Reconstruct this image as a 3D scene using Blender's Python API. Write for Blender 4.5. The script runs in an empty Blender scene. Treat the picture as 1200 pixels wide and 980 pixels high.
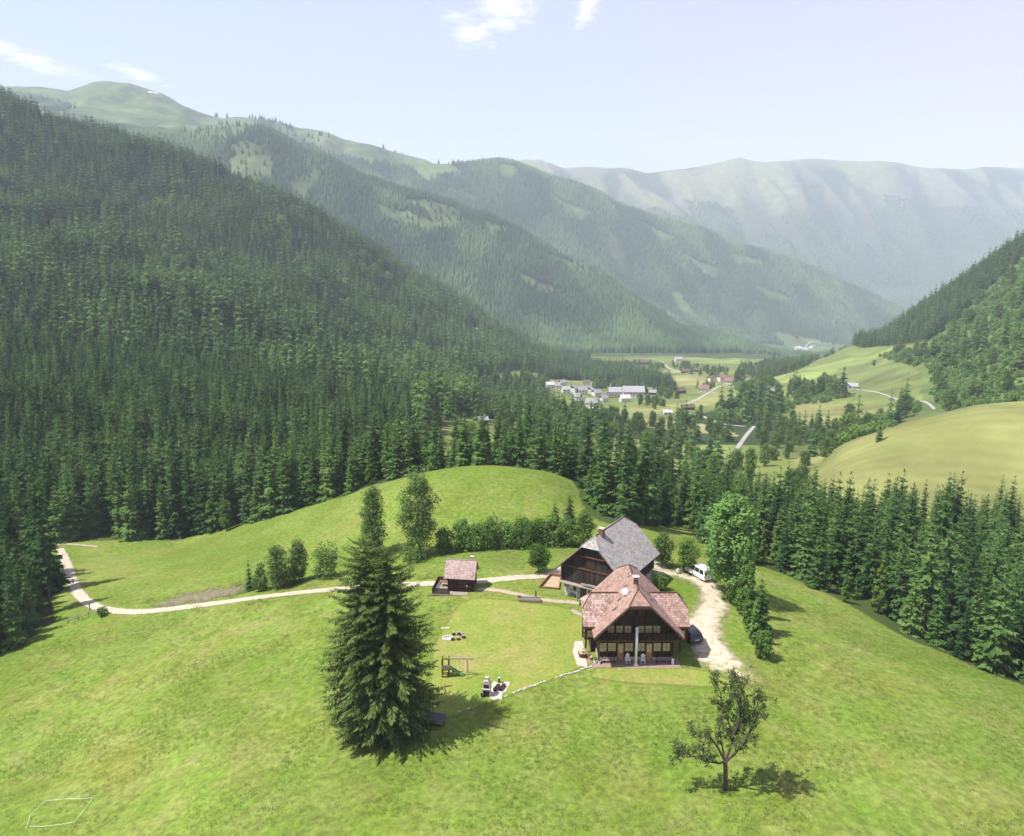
import bpy
HAZE = 1.15e-4; EXPO = 1.1
KEEP_CLEAR = []; ROAD_CLEAR = []
import bpy, bmesh, math, random
import numpy as np
from mathutils import Vector, Matrix
PI = math.pi
R = math.radians
scene = bpy.context.scene
COL = scene.collection
rng = np.random.default_rng(7)
random.seed(7)

# ------------------------------------------------------------------ camera model
CAM_H = 48.0
PITCH = R(12.0)
FPX = 900.0
CP, SP = math.cos(PITCH), math.sin(PITCH)

def sight(u, v):
    """direction slopes (x/y, z/y) of the line of sight through a photo pixel (1200 x 980)"""
    dx, dy = (u - 600.0) / FPX, (v - 490.0) / FPX
    k = CP - dy * SP
    return dx / k, -(SP + dy * CP) / k

def to_px(x, y, z):
    zz = z - CAM_H
    d = y * CP - zz * SP
    return 600 + FPX * x / d, 490 + FPX * (-y * SP - zz * CP) / d

# ------------------------------------------------------------------ object helpers
def mesh_np(name, verts, faces, smooth=False, attrs=None):
    """verts (N,3); faces: list of int arrays (M,k)"""
    me = bpy.data.meshes.new(name)
    verts = np.asarray(verts, dtype=np.float32)
    if not isinstance(faces, list):
        faces = [faces]
    faces = [np.asarray(f, dtype=np.int32) for f in faces if len(f)]
    me.vertices.add(len(verts))
    me.vertices.foreach_set('co', verts.ravel())
    nl = sum(f.size for f in faces)
    npoly = sum(len(f) for f in faces)
    me.loops.add(nl)
    me.polygons.add(npoly)
    if nl:
        me.loops.foreach_set('vertex_index', np.concatenate([f.ravel() for f in faces]))
        tot = np.concatenate([np.full(len(f), f.shape[1], np.int32) for f in faces])
        st = np.concatenate([[0], np.cumsum(tot)[:-1]]).astype(np.int32)
        me.polygons.foreach_set('loop_start', st)
        me.polygons.foreach_set('loop_total', tot)
        if smooth:
            me.polygons.foreach_set('use_smooth', np.ones(npoly, bool))
    if attrs:
        for k, a in attrs.items():
            a = np.asarray(a, dtype=np.float32)
            if a.ndim == 1:
                at = me.attributes.new(k, 'FLOAT', 'POINT'); at.data.foreach_set('value', a)
            else:
                at = me.attributes.new(k, 'FLOAT_VECTOR', 'POINT'); at.data.foreach_set('vector', a.ravel())
    me.update(calc_edges=True)
    return me

def tag(o, label=None, cat=None, group=None, kind=None):
    if label: o['label'] = label
    if cat: o['category'] = cat
    if group: o['group'] = group
    if kind: o['kind'] = kind
    return o

def link(name, me, mat=None, parent=None):
    o = bpy.data.objects.new(name, me)
    COL.objects.link(o)
    if mat is not None and me is not None and not me.materials:
        me.materials.append(mat)
    if parent is not None:
        o.parent = parent
    return o

def thing(name, label, cat, loc=(0, 0, 0), rz=0.0, group=None, kind=None):
    o = bpy.data.objects.new(name, None)
    o.empty_display_size = 0.5
    COL.objects.link(o)
    o.location = loc
    o.rotation_euler = (0, 0, rz)
    return tag(o, label, cat, group, kind)

def dup(root, loc, rz=0.0, scl=None, label=None, group=None):
    r = root.copy(); COL.objects.link(r)
    r.location = loc; r.rotation_euler = (0, 0, rz)
    if scl is not None: r.scale = scl
    if label: r['label'] = label
    if group: r['group'] = group
    for ch in root.children:
        c = ch.copy(); COL.objects.link(c); c.parent = r
        for g in ch.children:
            d = g.copy(); COL.objects.link(d); d.parent = c
    return r

class MB:
    """collects boxes, prisms, tubes into one mesh"""
    def __init__(s):
        s.v = []; s.f = []
    def add(s, vs, fs):
        n = len(s.v)
        s.v += [tuple(p) for p in vs]
        s.f += [tuple(i + n for i in f) for f in fs]
        return s
    def box(s, x0, x1, y0, y1, z0, z1, M=None):
        vs = [Vector((x, y, z)) for z in (z0, z1) for y in (y0, y1) for x in (x0, x1)]
        if M is not None: vs = [M @ p for p in vs]
        return s.add(vs, [(0, 2, 3, 1), (4, 5, 7, 6), (0, 1, 5, 4), (2, 6, 7, 3), (0, 4, 6, 2), (1, 3, 7, 5)])
    def prism(s, poly, axis, a0, a1, M=None):
        """extrude a 2D polygon; axis 'y': poly is (x,z); axis 'x': poly is (y,z); axis 'z': poly is (x,y)"""
        def P(p, t):
            return {'y': (p[0], t, p[1]), 'x': (t, p[0], p[1]), 'z': (p[0], p[1], t)}[axis]
        n = len(poly)
        vs = [Vector(P(p, a0)) for p in poly] + [Vector(P(p, a1)) for p in poly]
        if M is not None: vs = [M @ p for p in vs]
        fs = [tuple(range(n - 1, -1, -1)), tuple(range(n, 2 * n))]
        fs += [(i, (i + 1) % n, n + (i + 1) % n, n + i) for i in range(n)]
        return s.add(vs, fs)
    def slab(s, pts, t, both=True):
        """a planar polygon (3D points) thickened by t downwards along its normal"""
        pts = [Vector(p) for p in pts]
        nrm = (pts[1] - pts[0]).cross(pts[2] - pts[1]).normalized()
        if nrm.z < 0: pts.reverse(); nrm = -nrm
        n = len(pts)
        vs = pts + [p - nrm * t for p in pts]
        fs = [tuple(range(n)), tuple(range(2 * n - 1, n - 1, -1))]
        fs += [(i, n + i, n + (i + 1) % n, (i + 1) % n) for i in range(n)]
        return s.add(vs, fs)
    def tube(s, pts, rad, n=6, cap=True):
        pts = [Vector(p) for p in pts]
        m = len(pts)
        if not hasattr(rad, '__len__'): rad = [rad] * m
        base = len(s.v)
        ref = Vector((0.31, 0.17, 0.93))
        for i, p in enumerate(pts):
            t = (pts[min(i + 1, m - 1)] - pts[max(i - 1, 0)])
            if t.length < 1e-9: t = Vector((0, 0, 1))
            t.normalize()
            a = t.cross(ref)
            if a.length < 1e-3: a = t.cross(Vector((1, 0, 0)))
            a.normalize(); b = t.cross(a)
            for k in range(n):
                w = 2 * PI * k / n
                s.v.append(tuple(p + (a * math.cos(w) + b * math.sin(w)) * rad[i]))
        for i in range(m - 1):
            for k in range(n):
                k2 = (k + 1) % n
                s.f.append((base + i * n + k, base + (i + 1) * n + k, base + (i + 1) * n + k2, base + i * n + k2))
        if cap:
            s.f.append(tuple(base + k for k in range(n)))
            s.f.append(tuple(base + (m - 1) * n + k for k in range(n - 1, -1, -1)))
        return s
    def lathe(s, prof, n=12, c=(0, 0), M=None):
        """prof: list of (r, z)"""
        base = len(s.v)
        for r, z in prof:
            for k in range(n):
                w = 2 * PI * k / n
                p = Vector((c[0] + r * math.cos(w), c[1] + r * math.sin(w), z))
                s.v.append(tuple(M @ p if M is not None else p))
        m = len(prof)
        for i in range(m - 1):
            for k in range(n):
                k2 = (k + 1) % n
                s.f.append((base + i * n + k, base + i * n + k2, base + (i + 1) * n + k2, base + (i + 1) * n + k))
        s.f.append(tuple(base + k for k in range(n - 1, -1, -1)))
        s.f.append(tuple(base + (m - 1) * n + k for k in range(n)))
        return s
    def mesh(s, name):
        me = bpy.data.meshes.new(name)
        me.from_pydata(s.v, [], s.f)
        me.update()
        return me
    def build(s, name, mat, parent=None, smooth=False, bevel=0.0):
        me = s.mesh(name)
        if smooth:
            me.polygons.foreach_set('use_smooth', np.ones(len(me.polygons), bool))
        o = link(name, me, mat, parent)
        if bevel > 0:
            m = o.modifiers.new('bevel', 'BEVEL'); m.width = bevel; m.segments = 2; m.limit_method = 'ANGLE'
        return o

# ------------------------------------------------------------------ numpy noise
def _hash(ix, iy, seed):
    h = (ix.astype(np.int64) * 374761393 + iy.astype(np.int64) * 668265263 + seed * 1442695041) & 0xFFFFFFFF
    h = ((h ^ (h >> 13)) * 1274126177) & 0xFFFFFFFF
    return ((h ^ (h >> 16)) & 0xFFFFFF) / float(0xFFFFFF)

def vnoise(x, y, seed=0):
    x = np.asarray(x, float); y = np.asarray(y, float)
    ix, iy = np.floor(x), np.floor(y)
    fx, fy = x - ix, y - iy
    fx = fx * fx * fx * (fx * (6 * fx - 15) + 10); fy = fy * fy * fy * (fy * (6 * fy - 15) + 10)
    a = _hash(ix, iy, seed); b = _hash(ix + 1, iy, seed); c = _hash(ix, iy + 1, seed); d = _hash(ix + 1, iy + 1, seed)
    return (a + (b - a) * fx) * (1 - fy) + (c + (d - c) * fx) * fy

def fbm(x, y, oct=4, seed=0):
    s = 0.0; amp = 0.5; tot = 0.0
    for i in range(oct):
        s = s + amp * (vnoise(x, y, seed + 17 * i) - 0.5); tot += amp
        x = x * 2.03 + 11.3; y = y * 2.03 + 5.7; amp *= 0.5
    return s / tot * 2.0      # about -1..1

def sstep(a, b, x):
    t = np.clip((np.asarray(x, float) - a) / (b - a), 0, 1)
    return t * t * (3 - 2 * t)

def in_poly(px, py, poly):
    px = np.asarray(px, float); py = np.asarray(py, float)
    inside = np.zeros(px.shape, bool)
    n = len(poly)
    for i in range(n):
        x0, y0 = poly[i]; x1, y1 = poly[(i + 1) % n]
        if y0 == y1: continue
        c = ((y0 > py) != (y1 > py)) & (px < (x1 - x0) * (py - y0) / (y1 - y0) + x0)
        inside ^= c
    return inside

def dist_polyline(px, py, pts, closed=False):
    px = np.asarray(px, float); py = np.asarray(py, float)
    best = np.full(px.shape, 1e18); bt = np.zeros(px.shape)
    P = list(pts) + ([pts[0]] if closed else [])
    L = 0.0
    for (x0, y0), (x1, y1) in zip(P[:-1], P[1:]):
        dx, dy = x1 - x0, y1 - y0
        l2 = dx * dx + dy * dy + 1e-12
        t = np.clip(((px - x0) * dx + (py - y0) * dy) / l2, 0, 1)
        d = (px - x0 - t * dx) ** 2 + (py - y0 - t * dy) ** 2
        m = d < best
        best = np.where(m, d, best); bt = np.where(m, L + t * math.sqrt(l2), bt)
        L += math.sqrt(l2)
    return np.sqrt(best), bt, L

# ------------------------------------------------------------------ terrain: a loft of ground lines
def _pchip_slopes(x, y):
    h = np.diff(x, axis=0); d = np.diff(y, axis=0) / h
    m = np.zeros_like(y)
    w1 = 2 * h[1:] + h[:-1]; w2 = h[1:] + 2 * h[:-1]
    with np.errstate(divide='ignore', invalid='ignore'):
        hm = (w1 + w2) / (w1 / d[:-1] + w2 / d[1:])
    m[1:-1] = np.where(d[:-1] * d[1:] > 0, np.nan_to_num(hm), 0.0)
    m[0] = d[0]; m[-1] = d[-1]
    return m

def _herm(t, h, y0, y1, m0, m1):
    t2 = t * t; t3 = t2 * t
    return (2 * t3 - 3 * t2 + 1) * y0 + (t3 - 2 * t2 + t) * h * m0 + (-2 * t3 + 3 * t2) * y1 + (t3 - t2) * h * m1

class Curve1:
    def __init__(s, x, y):
        o = np.argsort(x); s.x = np.asarray(x, float)[o]; s.y = np.asarray(y, float)[o]
        s.m = _pchip_slopes(s.x[:, None], s.y[:, None])[:, 0]; s.m[0] = 0; s.m[-1] = 0
    def __call__(s, q):
        q = np.clip(q, s.x[0], s.x[-1])
        i = np.clip(np.searchsorted(s.x, q, side='right') - 1, 0, len(s.x) - 2)
        h = s.x[i + 1] - s.x[i]
        return _herm((q - s.x[i]) / h, h, s.y[i], s.y[i + 1], s.m[i], s.m[i + 1])

def px_line(pts):
    out = []
    for u, v, Y in pts:
        a, e = sight(u, v)
        out.append((a, Y, CAM_H + e * Y))
    return out

LINES = [
    [(0, 16, -2)],
    [(-1.1, 54, -10), (-.7, 56, -6), (-.3, 56, -1), (0, 56, 0), (.35, 56, -.3), (.7, 56, -2.5), (1.1, 56, -6)],
    [(-1.1, 84, -16), (-.7, 84, -11), (-.4, 84, -4.5), (-.1, 84, 0), (.3, 84, 0), (.5, 84, -2), (.8, 84, -7), (1.1, 84, -11)],
    [(-1.1, 110, -22), (-.7, 110, -15), (-.5, 110, -10.5), (-.3, 108, -5), (-.1, 107, -.6), (0, 107, 0), (.24, 107, 0), (.4, 108, -4), (.6, 108, -10), (1.1, 108, -20)],
    [(-1.1, 140, -25), (-.56, 140, -16), (-.3, 133, -9), (-.1, 130, -3.5), (0, 130, -2.5), (.18, 130, -2.5), (.35, 132, -8), (.6, 135, -15), (1.1, 135, -26)],
    px_line([(-300, 640, 186), (75, 642, 186), (200, 637, 188), (300, 614, 182), (400, 587, 172), (480, 564, 165), (580, 553, 160), (640, 561, 158), (700, 588, 156), (790, 628, 150)])
    + [(.33, 153, -12), (.5, 155, -18), (.75, 158, -24), (1.1, 160, -30)],
    [(-1.1, 230, -26), (-.6, 235, -26), (-.4, 230, -28), (-.2, 225, -22), (0, 215, -18), (.2, 215, -24), (.35, 225, -30), (.6, 232, -27), (1.1, 232, -24)],
    [(-1.1, 310, -16), (-.65, 310, -22), (-.4, 310, -27), (-.2, 305, -32), (0, 300, -36), (.25, 300, -44), (.33, 295, -42)]
    + px_line([(950, 563, 292), (985, 537, 290), (1040, 512, 290), (1100, 491, 290), (1150, 479, 290), (1200, 475, 290), (1350, 468, 290)]),
    px_line([(-150, 400, 440), (100, 430, 440), (250, 450, 440), (400, 470, 440), (520, 484, 440)])
    + [(.1, 440, -54), (.25, 440, -62), (.4, 440, -62), (.6, 440, -56), (.8, 440, -52), (1.1, 440, -50)],
    px_line([(-150, 290, 650), (100, 322, 650), (250, 365, 650), (400, 412, 650), (520, 455, 650), (600, 476, 650), (700, 484, 650), (800, 484, 650), (870, 486, 650), (1000, 478, 650), (1050, 466, 650), (1100, 452, 640), (1150, 428, 620), (1200, 395, 600), (1350, 330, 600)]),
    px_line([(-150, 185, 950), (100, 235, 950), (250, 290, 950), (400, 348, 950), (520, 412, 950), (600, 442, 950), (700, 458, 950), (800, 458, 950), (870, 454, 950), (940, 438, 950), (1000, 430, 950), (1050, 412, 930), (1100, 385, 900), (1150, 356, 880), (1200, 328, 860), (1350, 260, 860)]),
    px_line([(-250, 30, 1120), (-150, 62, 1140), (0, 120, 1150), (60, 148, 1150), (110, 158, 1180), (180, 180, 1200), (225, 195, 1215), (280, 216, 1250), (330, 237, 1280), (370, 257, 1300), (420, 285, 1330), (450, 305, 1345), (500, 336, 1380), (560, 372, 1420), (620, 405, 1450), (680, 427, 1450), (740, 434, 1350), (800, 438, 1250), (840, 440, 1200), (900, 437, 1150), (960, 424, 1150), (1000, 408, 1150), (1030, 402, 1150), (1070, 373, 1110), (1110, 348, 1100), (1150, 318, 1080), (1200, 290, 1050), (1350, 215, 1050)]),
    px_line([(-250, 80, 1800), (-150, 130, 1800), (0, 185, 1800), (110, 235, 1800), (250, 285, 1800), (420, 350, 1800), (560, 402, 1850), (620, 412, 1850), (700, 411, 1850), (780, 412, 1850), (850, 415, 1850), (930, 416, 1850), (1000, 424, 1800), (1100, 438, 1800), (1350, 438, 1800)]),
    px_line([(-250, 130, 2300), (-150, 140, 2400), (0, 150, 2400), (100, 156, 2400), (200, 162, 2400), (280, 146, 2400), (350, 176, 2400), (400, 197, 2400), (450, 216, 2400), (500, 231, 2450), (550, 246, 2500), (600, 266, 2500), (650, 296, 2550), (700, 322, 2600), (740, 348, 2600), (800, 378, 2700), (850, 395, 2750), (930, 409, 2800), (1000, 415, 2800), (1200, 424, 2800), (1350, 424, 2800)]),
    px_line([(-250, 125, 2900), (0, 128, 2950), (100, 130, 2950), (200, 142, 2950), (280, 160, 2950), (350, 190, 3000), (450, 226, 3000), (550, 256, 3050), (650, 304, 3100), (740, 354, 3150), (850, 396, 3200), (930, 406, 3300), (1000, 410, 3300), (1200, 420, 3300), (1350, 424, 3300)]),
    px_line([(-250, 105, 3600), (-100, 104, 3600), (0, 99, 3600), (40, 102, 3600), (80, 107, 3600), (145, 98, 3600), (185, 107, 3600), (225, 128, 3600), (270, 138, 3600), (315, 144, 3700), (360, 153, 3700), (420, 168, 3700), (480, 183, 3700), (540, 189, 3700), (600, 193, 3750), (650, 211, 3800), (700, 228, 3850), (750, 248, 3900), (800, 268, 3950), (850, 283, 4000), (900, 296, 4000), (950, 314, 4100), (1000, 336, 4100), (1055, 364, 4200), (1100, 384, 4200), (1200, 395, 4200), (1350, 398, 4200)]),
    px_line([(-250, 130, 5000), (0, 125, 5000), (145, 125, 5000), (270, 160, 5000), (480, 200, 5000), (600, 215, 5000), (700, 245, 5000), (800, 285, 5000), (900, 312, 5000), (1000, 345, 5000), (1055, 366, 5000), (1200, 378, 5000), (1350, 380, 5000)]),
    px_line([(-250, 150, 6800), (0, 160, 6800), (300, 190, 6800), (500, 200, 6800), (600, 192, 6800), (640, 192, 6800), (665, 198, 6800), (700, 196, 6800), (730, 195, 6800), (765, 203, 6900), (800, 200, 6900), (835, 193, 7000), (865, 186, 7000), (895, 191, 7000), (925, 189, 7000), (960, 187, 7000), (990, 188, 7000), (1020, 189, 7000), (1050, 192, 7000), (1090, 199, 7000), (1130, 199, 7000), (1160, 195, 7000), (1200, 197, 7000), (1350, 190, 7000)]),
    px_line([(-250, 180, 9000), (600, 230, 9000), (1350, 230, 9000)]),
]
NK = len(LINES)
_CY, _CZ = [], []
for ln in LINES:
    if len(ln) == 1:
        ln = [(-1.5, ln[0][1], ln[0][2]), (1.5, ln[0][1], ln[0][2])]
    aa = [p[0] for p in ln]
    _CY.append(Curve1(aa, [p[1] for p in ln])); _CZ.append(Curve1(aa, [p[2] for p in ln]))

def knots(a):
    a = np.asarray(a, float)
    return np.stack([c(a) for c in _CY]), np.stack([c(a) for c in _CZ])

def rough(x, y, w=1.0):
    """small-scale relief, growing with distance"""
    near = 0.16 * fbm(x / 13.0, y / 13.0, 3, 3)
    amp = np.where(y < 500, 0, (y - 500) * 0.0085)
    amp = np.minimum(amp, 26)
    far = amp * fbm(x / (60 + y * 0.06), y / (60 + y * 0.11), 4, 9)
    # gullies running down the far ridge
    g = sstep(4600, 5300, y) * sstep(7000, 6300, y)
    gl = np.abs(fbm(x / 420.0 + y / 2600.0, y / 2600.0, 3, 21))
    # folds and gullies on the hillsides
    hs = sstep(420, 800, y) * sstep(2400, 1500, y) * sstep(0.18, -0.1, x / np.maximum(y, 1))
    fo = np.abs(fbm(x / 150.0 - y / 420.0, y / 520.0 + x / 900, 3, 33))
    mid = sstep(1700, 2300, y) * sstep(4600, 4000, y)
    mg = np.abs(fbm(x / 260.0 + y / 1500.0, y / 1300.0, 3, 35))
    return near + far - w * (g * 270 * (0.35 - gl) + hs * 30 * (0.3 - fo) + mid * 75 * (0.3 - mg))

def H(x, y, detail=True):
    x = np.atleast_1d(np.asarray(x, float)); y = np.atleast_1d(np.asarray(y, float))
    sh = np.broadcast(x, y).shape
    x = np.broadcast_to(x, sh).ravel(); y = np.broadcast_to(y, sh).ravel()
    out = np.empty(x.shape); wt = np.ones(x.shape)
    for s in range(0, len(x), 200000):
        xs, ys = x[s:s + 200000], np.clip(y[s:s + 200000], 16.5, 8900)
        a = xs / ys
        YK, ZK = knots(a)
        M = _pchip_slopes(YK, ZK)
        k = np.clip((YK <= ys[None]).sum(0) - 1, 0, NK - 2)
        j = np.arange(len(xs))
        h = YK[k + 1, j] - YK[k, j]
        fr = (ys - YK[k, j]) / h
        wt[s:s + 200000] = np.where(k >= 10, 4 * fr * (1 - fr), np.where(k == 9, 1.0, 1.0)) if detail else 1
        wt[s:s + 200000] = np.where(k == 10, np.minimum(1, 2.2 * (1 - fr)), wt[s:s + 200000])
        out[s:s + 200000] = _herm((ys - YK[k, j]) / h, h, ZK[k, j], ZK[k + 1, j], M[k, j], M[k + 1, j])
    if detail:
        out = out + rough(x, y, np.where(y > 4500, np.maximum(wt, .22), wt))
    return out.reshape(sh)

def seg_of(x, y):
    """continuous loft coordinate: which ground lines a point lies between"""
    x = np.asarray(x, float); y = np.asarray(y, float)
    YK, _ = knots(x / y)
    k = np.clip((YK <= y[None]).sum(0) - 1, 0, NK - 2)
    j = np.arange(len(x))
    return k + (y - YK[k, j]) / (YK[k + 1, j] - YK[k, j])

def h1(x, y):
    return float(H(x, y)[0])

_RY = np.concatenate([np.arange(30, 400, 0.4), np.geomspace(400, 8800, 2500)])
def hit(u, v, ymin=0):
    """first point of the terrain along a photo pixel's line of sight"""
    a, e = sight(u, v)
    ys = _RY[_RY > ymin]
    d = CAM_H + e * ys - H(a * ys, ys)
    i = np.argmax(d < 0)
    if d[i] >= 0: i = len(ys) - 1
    y0 = ys[max(i - 1, 0)]; y1 = ys[i]
    for _ in range(12):
        ym = 0.5 * (y0 + y1)
        if CAM_H + e * ym - h1(a * ym, ym) < 0: y1 = ym
        else: y0 = ym
    return Vector((a * y1, y1, h1(a * y1, y1)))

def hit2(u, v, ymin=0):
    p = hit(u, v, ymin); return (p.x, p.y)
# ------------------------------------------------------------------ materials
def nmat(name):
    m = bpy.data.materials.new(name); m.use_nodes = True
    nt = m.node_tree
    nt.nodes.clear()
    out = nt.nodes.new('ShaderNodeOutputMaterial')
    return m, nt, out

def nd(nt, typ, **kw):
    n = nt.nodes.new(typ)
    for k, v in kw.items():
        if k.startswith('i_'):
            n.inputs[k[2:]].default_value = v
        else:
            setattr(n, k, v)
    return n

def noise(nt, coord, scale, detail=3, rough=0.55, dist=0.0):
    n = nd(nt, 'ShaderNodeTexNoise')
    n.inputs['Scale'].default_value = scale; n.inputs['Detail'].default_value = detail
    n.inputs['Roughness'].default_value = rough; n.inputs['Distortion'].default_value = dist
    if coord is not None: nt.links.new(coord, n.inputs['Vector'])
    return n.outputs['Fac']

def ramp(nt, fac, stops):
    r = nd(nt, 'ShaderNodeValToRGB')
    e = r.color_ramp.elements
    while len(e) < len(stops): e.new(0.5)
    for i, (p, c) in enumerate(stops):
        e[i].position = p; e[i].color = (c[0], c[1], c[2], 1) if hasattr(c, '__len__') else (c, c, c, 1)
    nt.links.new(fac, r.inputs['Fac'])
    return r.outputs['Color']

def mixc(nt, fac, a, b, mode='MIX'):
    n = nd(nt, 'ShaderNodeMix', data_type='RGBA', blend_type=mode)
    for sock, val in ((n.inputs[0], fac), (n.inputs[6], a), (n.inputs[7], b)):
        if hasattr(val, 'is_linked') or hasattr(val, 'links'): nt.links.new(val, sock)
        elif hasattr(val, '__len__'): sock.default_value = (val[0], val[1], val[2], 1)
        else: sock.default_value = val
    return n.outputs[2]

def mth(nt, op, a, b=None, c=None):
    n = nd(nt, 'ShaderNodeMath', operation=op)
    for i, v in enumerate((a, b, c)):
        if v is None: continue
        if hasattr(v, 'links'): nt.links.new(v, n.inputs[i])
        else: n.inputs[i].default_value = v
    return n.outputs[0]

def pos(nt):
    return nd(nt, 'ShaderNodeNewGeometry').outputs['Position']

def objco(nt):
    return nd(nt, 'ShaderNodeTexCoord').outputs['Object']

def mapping(nt, co, scale=(1, 1, 1), rot=(0, 0, 0)):
    n = nd(nt, 'ShaderNodeMapping')
    n.inputs['Scale'].default_value = scale; n.inputs['Rotation'].default_value = rot
    nt.links.new(co, n.inputs['Vector'])
    return n.outputs['Vector']

def principled(nt, out, color, rough=0.8, spec=0.25, metal=0.0, normal=None):
    b = nd(nt, 'ShaderNodeBsdfPrincipled')
    if hasattr(color, 'links'): nt.links.new(color, b.inputs['Base Color'])
    else: b.inputs['Base Color'].default_value = (*color[:3], 1)
    if hasattr(rough, 'links'): nt.links.new(rough, b.inputs['Roughness'])
    else: b.inputs['Roughness'].default_value = rough
    b.inputs['Specular IOR Level'].default_value = spec
    b.inputs['Metallic'].default_value = metal
    if normal is not None: nt.links.new(normal, b.inputs['Normal'])
    if out is not None: nt.links.new(b.outputs[0], out.inputs['Surface'])
    return b

def bump(nt, h, strength=0.5, dist=0.1):
    b = nd(nt, 'ShaderNodeBump'); b.inputs['Strength'].default_value = strength; b.inputs['Distance'].default_value = dist
    nt.links.new(h, b.inputs['Height'])
    return b.outputs['Normal']

def attr(nt, name):
    return nd(nt, 'ShaderNodeAttribute', attribute_name=name)

def simple(name, col, rough=0.8, var=0.18, scale=3.0, spec=0.25, metal=0.0, bumps=0.0):
    """a plain paint / wood / stone with some mottling in object space"""
    m, nt, out = nmat(name)
    co = objco(nt)
    n = noise(nt, co, scale, 4)
    d = [max(0, c * (1 - var)) for c in col]; l = [min(1, c * (1 + var)) for c in col]
    c = ramp(nt, n, [(0.3, d), (0.7, l)])
    nrm = bump(nt, noise(nt, co, scale * 6, 3), 0.4, bumps) if bumps else None
    principled(nt, out, c, rough, spec, metal, nrm)
    return m

def foliage(name, dark, light, trans=0.22, oscale=0.6, upright=False):
    m, nt, out = nmat(name)
    info = nd(nt, 'ShaderNodeObjectInfo')
    n = noise(nt, objco(nt), oscale, 2)
    t = attr(nt, 'tint').outputs['Fac']
    f = mth(nt, 'ADD', mth(nt, 'MULTIPLY', t, 0.36), mth(nt, 'MULTIPLY', n, 0.2))
    f = mth(nt, 'ADD', f, mth(nt, 'MULTIPLY', info.outputs['Random'], 0.5))
    c = ramp(nt, f, [(0.22, dark), (0.9, light)])
    dif = nd(nt, 'ShaderNodeBsdfDiffuse'); nt.links.new(c, dif.inputs['Color'])
    tr = nd(nt, 'ShaderNodeBsdfTranslucent'); nt.links.new(c, tr.inputs['Color'])
    if upright:
        up = nd(nt, 'ShaderNodeCombineXYZ'); up.inputs[2].default_value = 1.0
        nt.links.new(up.outputs[0], dif.inputs['Normal'])
    mx = nd(nt, 'ShaderNodeMixShader'); mx.inputs[0].default_value = trans
    nt.links.new(dif.outputs[0], mx.inputs[1]); nt.links.new(tr.outputs[0], mx.inputs[2])
    nt.links.new(mx.outputs[0], out.inputs['Surface'])
    return m

def edge_alpha(nt, out, bsdf, wobble=0.5, scale=1.2, soft=0.25):
    """ragged border: alpha from the distance to the sheet's border plus noise"""
    sd = attr(nt, 'sd').outputs['Fac']
    p = pos(nt)
    n = mth(nt, 'SUBTRACT', noise(nt, p, scale, 4, 0.65), 0.5)
    e = mth(nt, 'MULTIPLY_ADD', n, wobble * 2.4, sd)
    mr = nd(nt, 'ShaderNodeMapRange'); nt.links.new(e, mr.inputs[0])
    mr.inputs[1].default_value = -soft; mr.inputs[2].default_value = soft
    tr = nd(nt, 'ShaderNodeBsdfTransparent')
    mx = nd(nt, 'ShaderNodeMixShader')
    nt.links.new(mr.outputs[0], mx.inputs[0]); nt.links.new(tr.outputs[0], mx.inputs[1]); nt.links.new(bsdf.outputs[0], mx.inputs[2])
    nt.links.new(mx.outputs[0], out.inputs['Surface'])

def grass_color(nt, base, p):
    """vary a base grass colour (socket) at several real sizes"""
    n1 = noise(nt, p, 0.035, 3); n2 = noise(nt, p, 0.22, 4, 0.6); n3 = noise(nt, p, 1.3, 4, 0.7); n4 = noise(nt, p, 0.09, 3, 0.6)
    c = mixc(nt, ramp(nt, n4, [(0.44, 0), (0.70, 0.75)]), base, (0.150, 0.152, 0.030))
    c = mixc(nt, ramp(nt, n2, [(0.40, 0), (0.70, 0.75)]), c, (0.205, 0.205, 0.068))
    c = mixc(nt, ramp(nt, n1, [(0.35, 0.55), (0.6, 0)]), c, (0.070, 0.125, 0.012))
    m = ramp(nt, n3, [(0.25, 0.55), (0.5, 0.98), (0.78, 1.50)])
    return mixc(nt, 1.0, c, m, 'MULTIPLY')

def make_ground_mat(name):
    m, nt, out = nmat(name)
    p = pos(nt)
    base = attr(nt, 'base').outputs['Color']
    g = attr(nt, 'grassy').outputs['Fac']
    c = mixc(nt, g, base, grass_color(nt, base, p))
    far = mixc(nt, 1.0, c, ramp(nt, noise(nt, p, 0.018, 6, 0.65), [(0.3, 0.62), (0.5, 1.0), (0.72, 1.45)]), 'MULTIPLY')
    c = mixc(nt, g, far, c)
    h = mth(nt, 'ADD', noise(nt, p, 1.1, 4, 0.7), mth(nt, 'MULTIPLY', noise(nt, p, 4.5, 3, 0.7), 0.5))
    principled(nt, out, c, 0.95, 0.05, 0, bump(nt, h, 0.55, 0.22))
    return m

def make_lawn_mat():
    m, nt, out = nmat('mown_lawn')
    p = pos(nt)
    n1 = noise(nt, p, 0.11, 3); n2 = noise(nt, p, 0.5, 4); n3 = noise(nt, p, 2.4, 3)
    c = ramp(nt, n1, [(0.30, (0.145, 0.205, 0.034)), (0.5, (0.196, 0.220, 0.050)), (0.68, (0.245, 0.215, 0.080))])
    c = mixc(nt, ramp(nt, n2, [(0.4, 0.0), (0.72, 0.6)]), c, (0.115, 0.182, 0.026))
    c = mixc(nt, 1.0, c, ramp(nt, n3, [(0.3, 0.82), (0.7, 1.18)]), 'MULTIPLY')
    b = principled(nt, None, c, 0.95, 0.05, 0, bump(nt, noise(nt, p, 5, 3), 0.3, 0.08))
    edge_alpha(nt, out, b, 0.35, 0.9, 0.3)
    return m

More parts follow.
